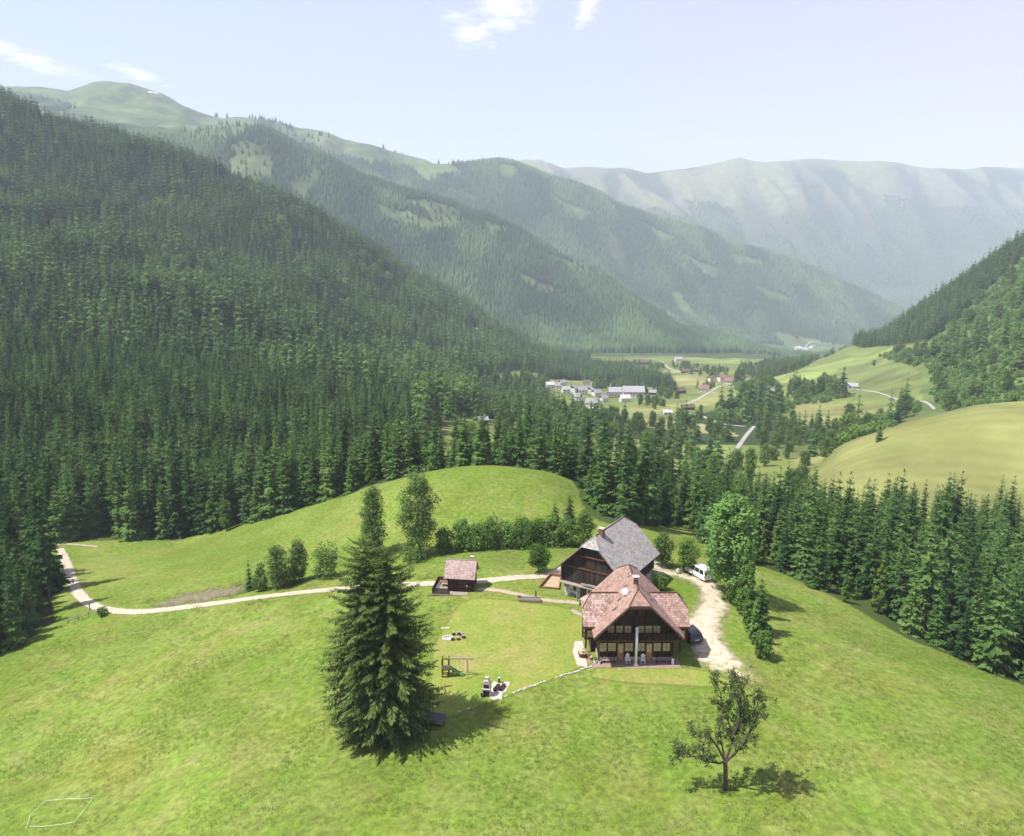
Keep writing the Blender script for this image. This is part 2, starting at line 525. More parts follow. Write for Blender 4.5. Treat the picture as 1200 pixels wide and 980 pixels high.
def make_gravel_mat(name, c0, c1, weeds=0.0, wob=0.35, soft=0.15):
    m, nt, out = nmat(name)
    p = pos(nt)
    c = ramp(nt, noise(nt, p, 1.1, 5, 0.7), [(0.3, c0), (0.7, c1)])
    c = mixc(nt, ramp(nt, noise(nt, p, 7.0, 2), [(0.4, 0.25), (0.6, 0)]), c, [v * 0.6 for v in c0])
    if weeds:
        w = mth(nt, 'MULTIPLY_ADD', attr(nt, 'weed').outputs['Fac'], 1.0, mth(nt, 'MULTIPLY', noise(nt, p, 0.9, 5, 0.75), weeds))
        c = mixc(nt, ramp(nt, w, [(0.52, 0), (0.66, 0.9)]), c, (0.15, 0.17, 0.035))
    b = principled(nt, None, c, 0.95, 0.1, 0, bump(nt, noise(nt, p, 6, 4), 0.4, 0.05))
    edge_alpha(nt, out, b, wob, 1.0, soft)
    return m

def wood(name, dark, light, grain=(1.2, 1.2, 14.0), plank=0.0, axis=2, rough=0.85):
    """weathered timber; plank > 0 adds board joints of that width"""
    m, nt, out = nmat(name)
    co = objco(nt)
    sc = [14.0, 14.0, 14.0]; sc[axis] = 1.0
    g = noise(nt, mapping(nt, co, sc), 1.0, 4, 0.6)
    st = noise(nt, co, 0.7, 3)
    f = mth(nt, 'ADD', mth(nt, 'MULTIPLY', g, 0.6), mth(nt, 'MULTIPLY', st, 0.4))
    c = ramp(nt, f, [(0.3, dark), (0.7, light)])
    nrm = None
    if plank:
        sx = nd(nt, 'ShaderNodeSeparateXYZ'); nt.links.new(co, sx.inputs[0])
        q = mth(nt, 'ADD', sx.outputs[0], sx.outputs[1]) if axis == 2 else sx.outputs[2]
        q = mth(nt, 'DIVIDE', q, plank)
        fr = mth(nt, 'FRACT', q)
        joint = mth(nt, 'LESS_THAN', fr, 0.12)
        wn = nd(nt, 'ShaderNodeTexWhiteNoise', noise_dimensions='1D'); nt.links.new(mth(nt, 'FLOOR', q), wn.inputs['W'])
        c = mixc(nt, 1.0, c, ramp(nt, wn.outputs['Value'], [(0, 0.6), (1, 1.45)]), 'MULTIPLY')
        c = mixc(nt, mth(nt, 'MULTIPLY', joint, 0.75), c, [v * 0.35 for v in dark])
        nrm = bump(nt, mth(nt, 'SUBTRACT', 1.0, joint), 0.6, 0.02)
    principled(nt, out, c, rough, 0.15, 0, nrm)
    return m

def shingles(name, base, dark, light, patch=None, row=0.28, w=0.2):
    """rows of small shingles read from the UV map (u along the eave, v up the slope, metres)"""
    m, nt, out = nmat(name)
    uv = nd(nt, 'ShaderNodeUVMap'); uv.uv_map = 'UVMap'
    s = nd(nt, 'ShaderNodeSeparateXYZ'); nt.links.new(uv.outputs[0], s.inputs[0])
    rw = mth(nt, 'DIVIDE', s.outputs[1], row)
    ri = mth(nt, 'FLOOR', rw); rf = mth(nt, 'FRACT', rw)
    cu = mth(nt, 'ADD', mth(nt, 'DIVIDE', s.outputs[0], w), mth(nt, 'MULTIPLY', ri, 0.37))
    ci = mth(nt, 'FLOOR', cu); cf = mth(nt, 'FRACT', cu)
    cb = nd(nt, 'ShaderNodeCombineXYZ'); nt.links.new(ci, cb.inputs[0]); nt.links.new(ri, cb.inputs[1])
    wn = nd(nt, 'ShaderNodeTexWhiteNoise', noise_dimensions='2D'); nt.links.new(cb.outputs[0], wn.inputs['Vector'])
    c = ramp(nt, wn.outputs['Value'], [(0.0, dark), (0.45, base), (1.0, light)])
    co = objco(nt)
    c = mixc(nt, ramp(nt, noise(nt, co, 0.55, 5, 0.65), [(0.42, 0), (0.66, 0.5)]), c, light)
    c = mixc(nt, ramp(nt, noise(nt, co, 0.9, 4, 0.7), [(0.3, 0.5), (0.46, 0)]), c, dark)
    if patch is not None:
        pa = attr(nt, 'pale').outputs['Fac']
        f = mth(nt, 'MULTIPLY', pa, ramp(nt, mth(nt, 'ADD', mth(nt, 'MULTIPLY', wn.outputs['Value'], 0.22), mth(nt, 'MULTIPLY', noise(nt, co, 0.9, 5, 0.7), 0.78)), [(0.42, 0), (0.62, 0.62)]))
        c = mixc(nt, f, c, patch)
    gap = mth(nt, 'MAXIMUM', mth(nt, 'LESS_THAN', rf, 0.14), mth(nt, 'MULTIPLY', mth(nt, 'LESS_THAN', cf, 0.08), 0.7))
    c = mixc(nt, mth(nt, 'MULTIPLY', gap, 0.34), c, [v * 0.5 for v in dark])
    hgt = mth(nt, 'ADD', mth(nt, 'SUBTRACT', 1.0, rf), mth(nt, 'MULTIPLY', wn.outputs['Value'], 0.5))
    principled(nt, out, c, 0.85, 0.2, 0, bump(nt, hgt, 0.7, 0.03))
    return m

def glass_mat(name, col=(0.02, 0.025, 0.03), rough=0.08):
    m, nt, out = nmat(name)
    principled(nt, out, col, rough, 0.5)
    return m

M = {}
M['ground'] = make_ground_mat('meadow_grass')
M['lawn'] = make_lawn_mat()
M['road'] = make_gravel_mat('pale_gravel', (0.33, 0.28, 0.21), (0.50, 0.44, 0.35), 0.0, 0.4, 0.2)
M['drive'] = make_gravel_mat('driveway_gravel', (0.39, 0.32, 0.24), (0.54, 0.465, 0.37), 0.92, 0.6, 0.6)
M['path'] = make_gravel_mat('footpath_gravel', (0.28, 0.235, 0.14), (0.42, 0.36, 0.26), 0.85, 0.35, 0.25)
M['farroad'] = make_gravel_mat('valley_road', (0.26, 0.25, 0.22), (0.36, 0.34, 0.30), 0.0, 0.6, 0.4)
M['soil'] = make_gravel_mat('bare_soil', (0.080, 0.066, 0.042), (0.25, 0.21, 0.16), 0.95, 2.4, 0.7)
M['spruce'] = foliage('spruce_needles', (0.030, 0.074, 0.020), (0.126, 0.216, 0.062), 0.3)
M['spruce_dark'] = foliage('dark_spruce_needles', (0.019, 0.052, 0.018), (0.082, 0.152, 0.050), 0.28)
M['spruce_light'] = foliage('light_spruce_needles', (0.056, 0.122, 0.028), (0.156, 0.252, 0.072), 0.32)
M['spruce_old'] = foliage('old_spruce_needles', (0.038, 0.070, 0.018), (0.150, 0.200, 0.058), 0.3)
M['larch'] = foliage('larch_needles', (0.085, 0.165, 0.026), (0.180, 0.275, 0.066), 0.42)
M['leaf'] = foliage('broad_leaves', (0.060, 0.125, 0.022), (0.150, 0.240, 0.056), 0.4)
M['ash'] = foliage('fresh_leaves', (0.110, 0.235, 0.050), (0.220, 0.370, 0.110), 0.42)
M['birch'] = foliage('birch_leaves', (0.085, 0.155, 0.034), (0.180, 0.255, 0.080), 0.42)
M['apple'] = foliage('apple_leaves', (0.050, 0.095, 0.024), (0.140, 0.190, 0.064), 0.38)
M['shrub'] = foliage('shrub_leaves', (0.095, 0.190, 0.040), (0.215, 0.340, 0.090), 0.42)
M['dead'] = foliage('dead_needles', (0.17, 0.10, 0.07), (0.34, 0.21, 0.15), 0.2)
M['bark'] = simple('bark', (0.075, 0.055, 0.042), 0.95, 0.35, 4.0)
M['bark_grey'] = simple('grey_bark', (0.16, 0.14, 0.12), 0.95, 0.35, 4.0)
# ------------------------------------------------------------------ camera, sun, sky, haze
cam_d = bpy.data.cameras.new('camera')
cam_d.sensor_fit = 'HORIZONTAL'; cam_d.sensor_width = 36.0
cam_d.lens = 36.0 * FPX / 1200.0
cam_d.clip_start = 0.5; cam_d.clip_end = 60000
cam = bpy.data.objects.new('camera', cam_d); COL.objects.link(cam)
cam.location = (0, 0, CAM_H); cam.rotation_euler = (PI / 2 - PITCH, 0, 0)
scene.camera = cam

SUN_EL, SUN_AZ = R(60), R(-14)            # azimuth: degrees ahead of due left
sdir = Vector((-math.cos(SUN_EL) * math.cos(SUN_AZ), math.cos(SUN_EL) * math.sin(SUN_AZ), math.sin(SUN_EL)))
sun_d = bpy.data.lights.new('sun', 'SUN'); sun_d.energy = 4.4; sun_d.angle = R(0.6); sun_d.color = (1.0, 0.955, 0.88)
sun = bpy.data.objects.new('sun', sun_d); COL.objects.link(sun)
sun.rotation_euler = sdir.to_track_quat('Z', 'Y').to_euler()

def make_world():
    w = bpy.data.worlds.new('World'); scene.world = w; w.use_nodes = True
    nt = w.node_tree; nt.nodes.clear()
    out = nd(nt, 'ShaderNodeOutputWorld')
    sky = nd(nt, 'ShaderNodeTexSky', sky_type='NISHITA', sun_disc=False)
    sky.sun_elevation = SUN_EL
    sky.sun_rotation = math.atan2(sdir.x, sdir.y)
    sky.altitude = 1200; sky.air_density = 1.0; sky.dust_density = 1.6; sky.ozone_density = 1.2
    # thin summer clouds laid on a flat layer high above
    g = nd(nt, 'ShaderNodeTexCoord').outputs['Generated']
    s = nd(nt, 'ShaderNodeSeparateXYZ'); nt.links.new(g, s.inputs[0])
    zz = mth(nt, 'MAXIMUM', s.outputs[2], 0.03)
    cx = mth(nt, 'DIVIDE', s.outputs[0], zz); cy = mth(nt, 'DIVIDE', s.outputs[1], zz)
    cb = nd(nt, 'ShaderNodeCombineXYZ'); nt.links.new(cx, cb.inputs[0]); nt.links.new(cy, cb.inputs[1])
    def blob(u, v, wx, wy):
        a, e = sight(u, v); X, Y = a / e, 1 / e
        du = mth(nt, 'DIVIDE', mth(nt, 'SUBTRACT', cx, X), wx); dv = mth(nt, 'DIVIDE', mth(nt, 'SUBTRACT', cy, Y), wy)
        r = mth(nt, 'SQRT', mth(nt, 'ADD', mth(nt, 'MULTIPLY', du, du), mth(nt, 'MULTIPLY', dv, dv)))
        return mth(nt, 'SUBTRACT', 1.0, r)
    tot = None
    for u, v, wx, wy in ((552, 38, .14, .42), (592, 10, .17, .42), (620, -14, .15, .35), (690, 8, .06, .38), (40, 72, .17, .5), (5, 58, .14, .42), (158, 86, .12, .34)):
        b = blob(u, v, wx, wy)
        tot = b if tot is None else mth(nt, 'MAXIMUM', tot, b)
    nz = noise(nt, cb.outputs[0], 8.5, 6, 0.6, 0.5)
    d = mth(nt, 'ADD', mth(nt, 'MULTIPLY', tot, 0.85), mth(nt, 'MULTIPLY_ADD', nz, 1.9, -1.05))
    f = ramp(nt, d, [(0.0, 0), (0.75, 0.9)])
    left = ramp(nt, mth(nt, 'MULTIPLY_ADD', cx, 0.1, 0.5), [(0, (1.0, 1.0, 1.0)), (1, (1.0, 1.0, 1.0))])
    tint = ramp(nt, mth(nt, 'MULTIPLY_ADD', s.outputs[0], 0.9, 0.5), [(0.1, (1.0, 1.04, 1.0)), (0.5, (1.0, 1.0, 1.0)), (0.95, (1.13, 0.945, 1.05))])
    pale = mixc(nt, 0.8, sky.outputs[0], (2.25, 2.34, 3.1))
    pale = mixc(nt, 1.0, pale, tint, 'MULTIPLY')
    c = mixc(nt, f, pale, (4.5, 4.5, 4.55))
    bg = nd(nt, 'ShaderNodeBackground'); bg.inputs['Strength'].default_value = SKY_S
    nt.links.new(c, bg.inputs['Color']); nt.links.new(bg.outputs[0], out.inputs['Surface'])
    w.cycles.sampling_method = 'MANUAL'; w.cycles.sample_map_resolution = 512
SKY_S = 0.13
make_world()

if HAZE:
    mb = MB().box(-6500, 6500, -60, 9200, -520, 1250)
    m, nt, out = nmat('valley_haze')
    pv = nd(nt, 'ShaderNodeVolumePrincipled')
    pv.inputs['Color'].default_value = (0.78, 0.87, 1.0, 1)
    pv.inputs['Density'].default_value = HAZE
    pv.inputs['Anisotropy'].default_value = 0.0
    nt.links.new(pv.outputs[0], out.inputs['Volume'])
    hz = mb.build('haze', m)
    tag(hz, 'pale blue summer haze filling the valley air', 'haze', kind='stuff')

vs = scene.view_settings
vs.view_transform = 'Standard'; vs.look = 'None'; vs.exposure = EXPO; vs.gamma = 1; vs.use_curve_mapping = False
cy = scene.cycles
cy.max_bounces = 5; cy.diffuse_bounces = 2; cy.glossy_bounces = 2; cy.transmission_bounces = 3; cy.transparent_max_bounces = 10; cy.volume_bounces = 1
cy.use_denoising = True
cy.sample_clamp_indirect = 6.0
try: cy.denoiser = 'OPENIMAGEDENOISE'
except Exception: pass

# ------------------------------------------------------------------ ground sheets
ROWS = [10, 62, 54, 54, 44, 60, 50, 66, 56, 60, 60, 60, 40, 46, 30, 60, 40, 90]
def terrain_piece(name, k0, k1, na=520, amax=1.12):
    if k0 >= 12: na = 1100
    rows = []
    for k in range(k0, k1):
        n = ROWS[k]
        rows += [k + i / n for i in range(n)]
    rows.append(float(k1))
    t = np.array(rows)
    a = np.linspace(-amax, amax, na)
    YK, ZK = knots(a)
    ki = np.minimum(np.floor(t).astype(int), NK - 2)
    fr = t - ki
    Y = YK[ki] + (YK[ki + 1] - YK[ki]) * fr[:, None]
    X = a[None, :] * Y
    Z = H(X.ravel(), Y.ravel()).reshape(Y.shape)
    nr = len(t)
    idx = np.arange(nr * na).reshape(nr, na)
    f = np.stack([idx[:-1, :-1], idx[:-1, 1:], idx[1:, 1:], idx[1:, :-1]], -1).reshape(-1, 4)
    x, y, z = X.ravel(), Y.ravel(), Z.ravel()
    seg = np.repeat(t, na)
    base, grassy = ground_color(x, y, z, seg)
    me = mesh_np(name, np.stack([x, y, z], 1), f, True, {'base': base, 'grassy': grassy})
    return link(name, me, M['ground'])

def ground_color(x, y, z, seg):
    n = len(x)
    u, v = to_px(x, y, z)
    mead = np.array([0.130, 0.196, 0.031])
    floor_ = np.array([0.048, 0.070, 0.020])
    vall = np.array([0.150, 0.185, 0.055])
    alp = np.array([0.090, 0.125, 0.048])
    c = np.tile(mead, (n, 1)); g = np.ones(n)
    def put(mask, col, gv=None):
        mk = np.clip(np.asarray(mask, float), 0, 1)[:, None]
        c[:] = c * (1 - mk) + np.asarray(col) * mk
        if gv is not None: g[:] = g * (1 - mk[:, 0]) + gv * mk[:, 0]
    put(seg > 6.0, vall, 0.6)
    # the mown hay meadow on the right knoll
    put((((seg > 6.0) & (seg < 7.6) & (u > 930)) | ((seg > 5.2) & (seg <= 6.0) & (x / y > .36) & (y > FAR_LIM(x / y) - 12))), np.array([0.172, 0.182, 0.064])[None] * (1 + .09 * np.sin(2 * PI * (y * .9 + x * .25 + 6 * fbm(x / 60, y / 60, 2, 4)) / 6.5) * vnoise(x / 30, y / 30, 3) + .22 * fbm(x / 28, y / 28, 4, 12))[:, None], 0.12)
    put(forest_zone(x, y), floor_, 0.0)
    put((seg > 7.6) & (seg < 12), vall * (0.9 + 0.5 * fbm(x / 90, y / 90, 3, 5))[:, None], 0.0)
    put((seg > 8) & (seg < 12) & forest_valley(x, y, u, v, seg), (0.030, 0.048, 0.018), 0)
    put((seg >= 8.0) & (seg < 11.6) & (u > 1080), (0.095, 0.135, 0.040), 0)
    put((seg > 11.75), (0.045, 0.070, 0.024), 0)
    m = mountain_open(x, y, z, u, v, seg)
    put((seg > 12) * m, alp[None] * (.85 + .5 * fbm(x / 70, y / 90, 4, 19))[:, None], 0)
    # hay strips in the valley fields
    for pl, col in (([(735, 478), (800, 473), (838, 458), (850, 470), (800, 482), (742, 484)], (0.20, 0.21, 0.075)), ([(745, 488), (850, 500), (866, 512), (800, 506), (748, 500)], (0.22, 0.21, 0.10)), ([(780, 440), (840, 440), (848, 450), (800, 452)], (0.21, 0.20, 0.085)), ([(930, 470), (1050, 478), (1040, 500), (930, 496)], (0.185, 0.19, 0.07)), ([(980, 432), (1040, 420), (1080, 436), (1040, 452), (985, 450)], (0.12, 0.145, 0.05))):
        put((seg > 7.5) & (seg < 11.8) & in_poly(u, v, pl), np.array(col)[None] * (1 + .2 * fbm(x / 25, y / 25, 3, 6))[:, None], 0)
    fb = fbm(x / 260, y / 500, 4, 31)
    gl = np.abs(fbm(x / 420.0 + y / 2600.0, y / 2600.0, 3, 21))
    put((seg > 16) * 1.0, (0.105, 0.108, 0.062), 0)
    put((seg > 16) * sstep(-0.1, 0.25, fb) * sstep(250, 200, v), (0.125, 0.135, 0.060), 0)
    put((seg > 16) * sstep(0.1, 0.35, -fb), (0.125, 0.116, 0.085), 0)
    put((seg > 16) * sstep(215, 275, v + 30 * fbm(x / 200, y / 900, 3, 77)), (0.050, 0.062, 0.034), 0)
    put((seg > 16) * sstep(.16, .05, gl + .12 * fbm(x / 70, y / 120, 4, 87)) * sstep(186, 205, v), (0.030, 0.048, 0.026), 0)
    put((seg > 16) * sstep(.22, .36, gl + .22 * fbm(x / 60, y / 110, 4, 88)) * sstep(262, 215, v + 25 * fbm(x / 90, y / 160, 3, 89)), (0.140, 0.145, 0.074), 0)
    return c, g
# ------------------------------------------------------------------ where woods stand
def _edge_curve():
    A, Y = [], []
    for u in (470, 520, 580, 640, 668):
        a, _ = sight(u, 560); A.append(a); Y.append(float(_CY[5](np.array([a]))[0]) + 8)
    for u, v in ((690, 604), (715, 614), (750, 616), (795, 617), (828, 640), (850, 656), (890, 664), (960, 692), (1000, 712), (1060, 747), (1110, 767), (1160, 790), (1210, 806), (1300, 840)):
        p = hit(u, v); A.append(p.x / p.y); Y.append(p.y)
    return Curve1(A, Y)
EDGE = _edge_curve()
FAR_LIM = Curve1([-.2, -.1, .0, .1, .2, .3, .36, .45, .7, 1.1], [330, 262, 250, 246, 240, 236, 226, 214, 204, 200])
CLUMP = [hit2(*p) for p in ((-160, 655), (20, 655), (52, 672), (64, 700), (66, 728), (40, 745), (6, 765), (-50, 790), (-200, 820))]

def forest_zone(x, y):
    """the near spruce wood: left of and behind the knoll, and along the right edge of the meadow"""
    x = np.asarray(x, float); y = np.asarray(y, float)
    a = x / y
    left = (a < -0.13) & (y > _CY[5](a) + 2.5 + 3 * vnoise(x / 9, y / 9, 4)) & (y < 460)
    right = (a >= -0.13) & (y > EDGE(a)) & (y < FAR_LIM(a) + 14 * fbm(x / 40, y / 40, 2, 8)) & (a < 1.1)
    clump = in_poly(x, y, CLUMP)
    return left | right | clump

A_POLY = [(-900, -900), (700, -900), (692, 428), (662, 438), (640, 440), (604, 433), (566, 441), (548, 462), (562, 481), (527, 493), (507, 480), (500, 570), (-900, 700)]
W_CONIF = [[(640, 436), (692, 428), (730, 433), (782, 446), (792, 456), (740, 452), (690, 447), (640, 444)],
           [(985, 398), (1030, 392), (1070, 350), (1110, 320), (1200, 265), (1450, 60), (1450, 120), (1196, 306), (1160, 338), (1125, 370), (1105, 388), (1088, 400), (1056, 404), (1010, 408)]]
W_MIX = [[(556, 455), (600, 440), (640, 448), (648, 462), (640, 474), (668, 484), (700, 488), (740, 496), (745, 530), (540, 530), (560, 490)],
         [(735, 498), (800, 490), (850, 478), (912, 478), (925, 500), (1005, 502), (1000, 520), (958, 545), (940, 580), (735, 580)],
         [(862, 434), (925, 418), (975, 410), (955, 424), (930, 436), (890, 446)],
         [(722, 446), (752, 452), (762, 462), (735, 468), (715, 462)]]
W_BUSH = [[(1092, 402), (1106, 390), (1126, 371), (1160, 340), (1197, 308), (1450, 125), (1450, 475), (1150, 482), (1116, 484), (1090, 470), (1092, 440), (1082, 424)],
          [(838, 486), (880, 462), (912, 462), (930, 478), (905, 492), (860, 498)],
          [(932, 458), (985, 448), (1000, 462), (965, 472), (930, 476)],
          [(1058, 470), (1084, 476), (1070, 486), (1050, 480)], [(860, 452), (905, 446), (912, 456), (870, 464)],
          [(985, 512), (1010, 496), (1050, 484), (1062, 492), (1010, 520), (985, 532)],
          [(1030, 418), (1066, 410), (1085, 418), (1080, 432), (1060, 428)]]

def _anyp(u, v, polys):
    m = np.zeros(np.shape(u), bool)
    for p in polys: m |= in_poly(u, v, p)
    return m

def forest_valley(x, y, u, v, seg):
    return (in_poly(u, v, A_POLY) & (u < 700)) | _anyp(u, v, W_CONIF) | (_anyp(u, v, W_MIX) & (seg > 7.2))

OPEN = [[(-20, 70), (150, 80), (235, 122), (335, 110), (330, 142), (300, 150), (250, 166), (200, 160), (150, 150), (100, 132), (40, 114), (-20, 105)],
        [(287, 166), (336, 188), (322, 212), (262, 207)], [(352, 210), (390, 192), (374, 236), (340, 243)],
        [(315, 130), (440, 160), (545, 186), (538, 206), (470, 200), (400, 184), (330, 160)], [(470, 186), (525, 205), (500, 214)],
        [(700, 258), (714, 270), (724, 298), (708, 296)], [(752, 260), (792, 280), (775, 287)], [(855, 300), (900, 310), (895, 318), (860, 309)],
        [(908, 393), (950, 395), (1000, 408), (990, 420), (930, 414)],
        [(958, 334), (975, 340), (968, 348)], [(440, 238), (522, 262), (505, 274), (452, 256)], [(606, 322), (662, 344), (640, 352)], [(640, 226), (694, 250), (672, 256)], [(800, 300), (852, 318), (832, 326)], [(760, 352), (800, 372), (782, 376)], [(880, 334), (930, 346), (905, 352)], [(392, 262), (424, 280), (404, 292)], [(640, 296), (690, 312), (680, 318), (640, 304)], [(560, 255), (610, 275), (585, 282)]]
def mountain_open(x, y, z, u, v, seg):
    w = fbm(x / 130, y / 130, 4, 41) * 15 + (vnoise(x / 14, y / 14, 8) - .5) * 9
    m = _anyp(u + w, v + 0.7 * w, OPEN)
    m = m | ((fbm(x / 170, y / 260, 3, 55) > 0.62) & (seg > 12.2))
    return m

# ------------------------------------------------------------------ tree shapes
class TB:
    """foliage builder: quads and triangles with a per-vertex tint"""
    def __init__(s): s.v = []; s.q = []; s.t = []; s.n = 0
    def quads(s, p, d, side, L, W, sag, tint):
        """arrays of diamond leaf sprays: p base, d direction, side, length, half width, sag of the tip"""
        N = len(p)
        L = np.broadcast_to(L, (N,))[:, None]; W = np.broadcast_to(W, (N,))[:, None]; sag = np.broadcast_to(sag, (N,))
        mid = p + d * L * 0.5; tip = p + d * L
        tip = tip.copy(); tip[:, 2] -= sag
        mid = mid.copy(); mid[:, 2] -= sag * 0.3
        vs = np.stack([p, mid + side * W, tip, mid - side * W], 1).reshape(-1, 3)
        s.v.append(np.concatenate([vs, np.repeat(np.broadcast_to(tint, (N,)), 4)[:, None]], 1))
        i = s.n + np.arange(N * 4).reshape(N, 4)
        s.q.append(i); s.n += 4 * N
    def mesh(s, name):
        v = np.concatenate(s.v)
        return mesh_np(name, v[:, :3], [np.concatenate(s.q)], False, {'tint': v[:, 3]})

def _unit(v): return v / np.maximum(np.linalg.norm(v, axis=-1, keepdims=True), 1e-9)

def spruce_mesh(name, seed, Ht, Rr, nw, nb, tw, base=0.06, ragged=0.2, hang=0, power=0.85, lean=(0, 0), fine=1.0, wr=0.23, core=0.86, skirt=0.06, upk=0.75, zj=0.0):
    g = np.random.default_rng(seed)
    tb = TB()
    P, D, S, LL, WW, SG, TT = [], [], [], [], [], [], []
    for i in range(nw):
        f = (i + g.uniform(-.3, .3)) / nw
        z = Ht * (base + (0.985 - base) * max(0, f))
        fr = 1 - z / Ht
        r = Rr * fr ** power * (0.62 + 0.38 * min(1, (z / Ht - base) / skirt)) + 0.10
        k = max(4, int(nb * (0.55 + 0.55 * fr)))
        a0 = g.uniform(0, 6.28)
        for b in range(k):
            an = a0 + 2 * PI * b / k + g.uniform(-.3, .3)
            l = r * g.uniform(1 - 2.0 * ragged, 1 + ragged * 0.9)
            el = -0.10 - 0.42 * fr + upk * (1 - fr) ** 3 + g.uniform(-.1, .1)
            o = np.array([math.cos(an), math.sin(an), 0.0]); sd = np.array([-math.sin(an), math.cos(an), 0.0])
            zz = z + g.uniform(-.75, .75) * Ht / nw
            tint = g.uniform(0, 1)
            # spine
            ss = np.linspace(0.12, 1.0, tw + 1)
            sp = np.stack([o * l * t + np.array([lean[0] * zz / Ht, lean[1] * zz / Ht, zz + l * (math.tan(el) * t + 0.16 * t * t)]) for t in ss])
            for j in range(tw):
                t = ss[j]
                wl = l * (0.20 + 0.26 * math.sin(PI * min(1, t * 0.85 + 0.12))) * g.uniform(.75, 1.2) * fine
                for sg in (-1, 1):
                    d = o * 0.75 + sd * sg * g.uniform(.5, 0.85) + np.array([0, 0, -0.18 - .4 * zj + g.uniform(-.15 - zj, .12 + zj)])
                    P.append(sp[j]); D.append(d); S.append(o * 0.75 - sd * sg * 0.6 + np.array([0, 0, g.uniform(-.3, .3)]))
                    LL.append(wl); WW.append(wl * wr); SG.append(wl * g.uniform(.1, .35)); TT.append(tint)
                for hgi in range(hang):
                    d = o * g.uniform(-.2, .5) + sd * g.uniform(-.5, .5) + np.array([0, 0, -1.0])
                    P.append(sp[j] + (sp[j + 1] - sp[j]) * g.uniform(0, 1) + sd * g.uniform(-.5, .5) * wl); D.append(d); S.append(sd * g.uniform(-1, 1) + o * g.uniform(-1, 1))
                    LL.append(wl * g.uniform(.55, 1.0)); WW.append(wl * 0.11); SG.append(0.0); TT.append(tint * 0.8)
            P.append(sp[-2]); D.append(sp[-1] - sp[-2] + o * 0.2 * l); S.append(sd); LL.append(l * 0.30 * fine ** .5); WW.append(l * 0.075 * fine); SG.append(0); TT.append(tint)
    # layered skirts of inner boughs
    nl = max(6, int(nw / 2.2))
    for i in range(nl):
        z = Ht * (base + .05 + (0.93 - base) * i / nl); fr = 1 - z / Ht
        r = Rr * fr ** power * core
        k = 10
        a0 = g.uniform(0, 6.28)
        for b in range(k):
            an = a0 + 2 * PI * b / k
            o = np.array([math.cos(an), math.sin(an), 0.0]); sd = np.array([-math.sin(an), math.cos(an), 0.0])
            rr = r * g.uniform(.75, 1.2)
            P.append(np.array([lean[0] * z / Ht, lean[1] * z / Ht, z + rr * .45])); D.append(o * 1.0 + np.array([0, 0, -.75 + g.uniform(-.15, .15)])); S.append(sd)
            LL.append(rr * 1.2); WW.append(rr * .40); SG.append(0.0); TT.append(g.uniform(0, 1))
    # leader
    for q in range(6):
        an = g.uniform(0, 6.28)
        P.append(np.array([lean[0] * .96, lean[1] * .96, Ht * 0.955])); D.append(np.array([math.cos(an) * .12, math.sin(an) * .12, 1.0])); S.append(np.array([-math.sin(an), math.cos(an), 0]))
        LL.append(Ht * 0.045); WW.append(Ht * 0.002 + .03); SG.append(0); TT.append(.6)
    D = _unit(np.array(D)); S = np.array(S); S = _unit(S - (S * D).sum(1, keepdims=True) * D)
    tb.quads(np.array(P), D, S, np.array(LL), np.array(WW), np.array(SG), np.array(TT))
    return tb.mesh(name)

def trunk_mb(Ht, r0, lean=(0, 0), top=0.93, n=7):
    pts = [(lean[0] * t, lean[1] * t, Ht * t - (0.5 if t == 0 else 0)) for t in (0, .03, .2, .5, .75, top)]
    return MB().tube(pts, [r0 * 1.35, r0, r0 * .82, r0 * .55, r0 * .3, r0 * .06], n)

def clump_leaves(tb, g, c, rad, n, size, flat=0.8, fill=0.55):
    """n leaf sprays in a blob at c, radii rad"""
    d = _unit(g.normal(size=(n, 3)))
    rr = g.uniform(fill ** 3, 1, n) ** (1 / 3)
    lump = 1 + 0.22 * np.sin(d[:, 0] * 5 + c[0] * 3) * np.cos(d[:, 1] * 5 + c[1] * 2) + 0.12 * np.sin(d[:, 2] * 9 + c[2])
    p = np.asarray(c) + d * np.asarray(rad) * (rr * lump)[:, None]
    nrm = _unit(d * 1.2 + g.normal(size=(n, 3)) * 0.5 + np.array([0, 0, 0.45]))
    t = _unit(np.cross(nrm, g.normal(size=(n, 3))))
    s = np.cross(nrm, t)
    L = size * g.uniform(.7, 1.35, n)
    tb.quads(p - t * L[:, None] * .5, t, s, L, L * 0.33, L * 0.12, np.clip(g.uniform(0, 1) * .7 + g.uniform(0, .4, n), 0, 1))

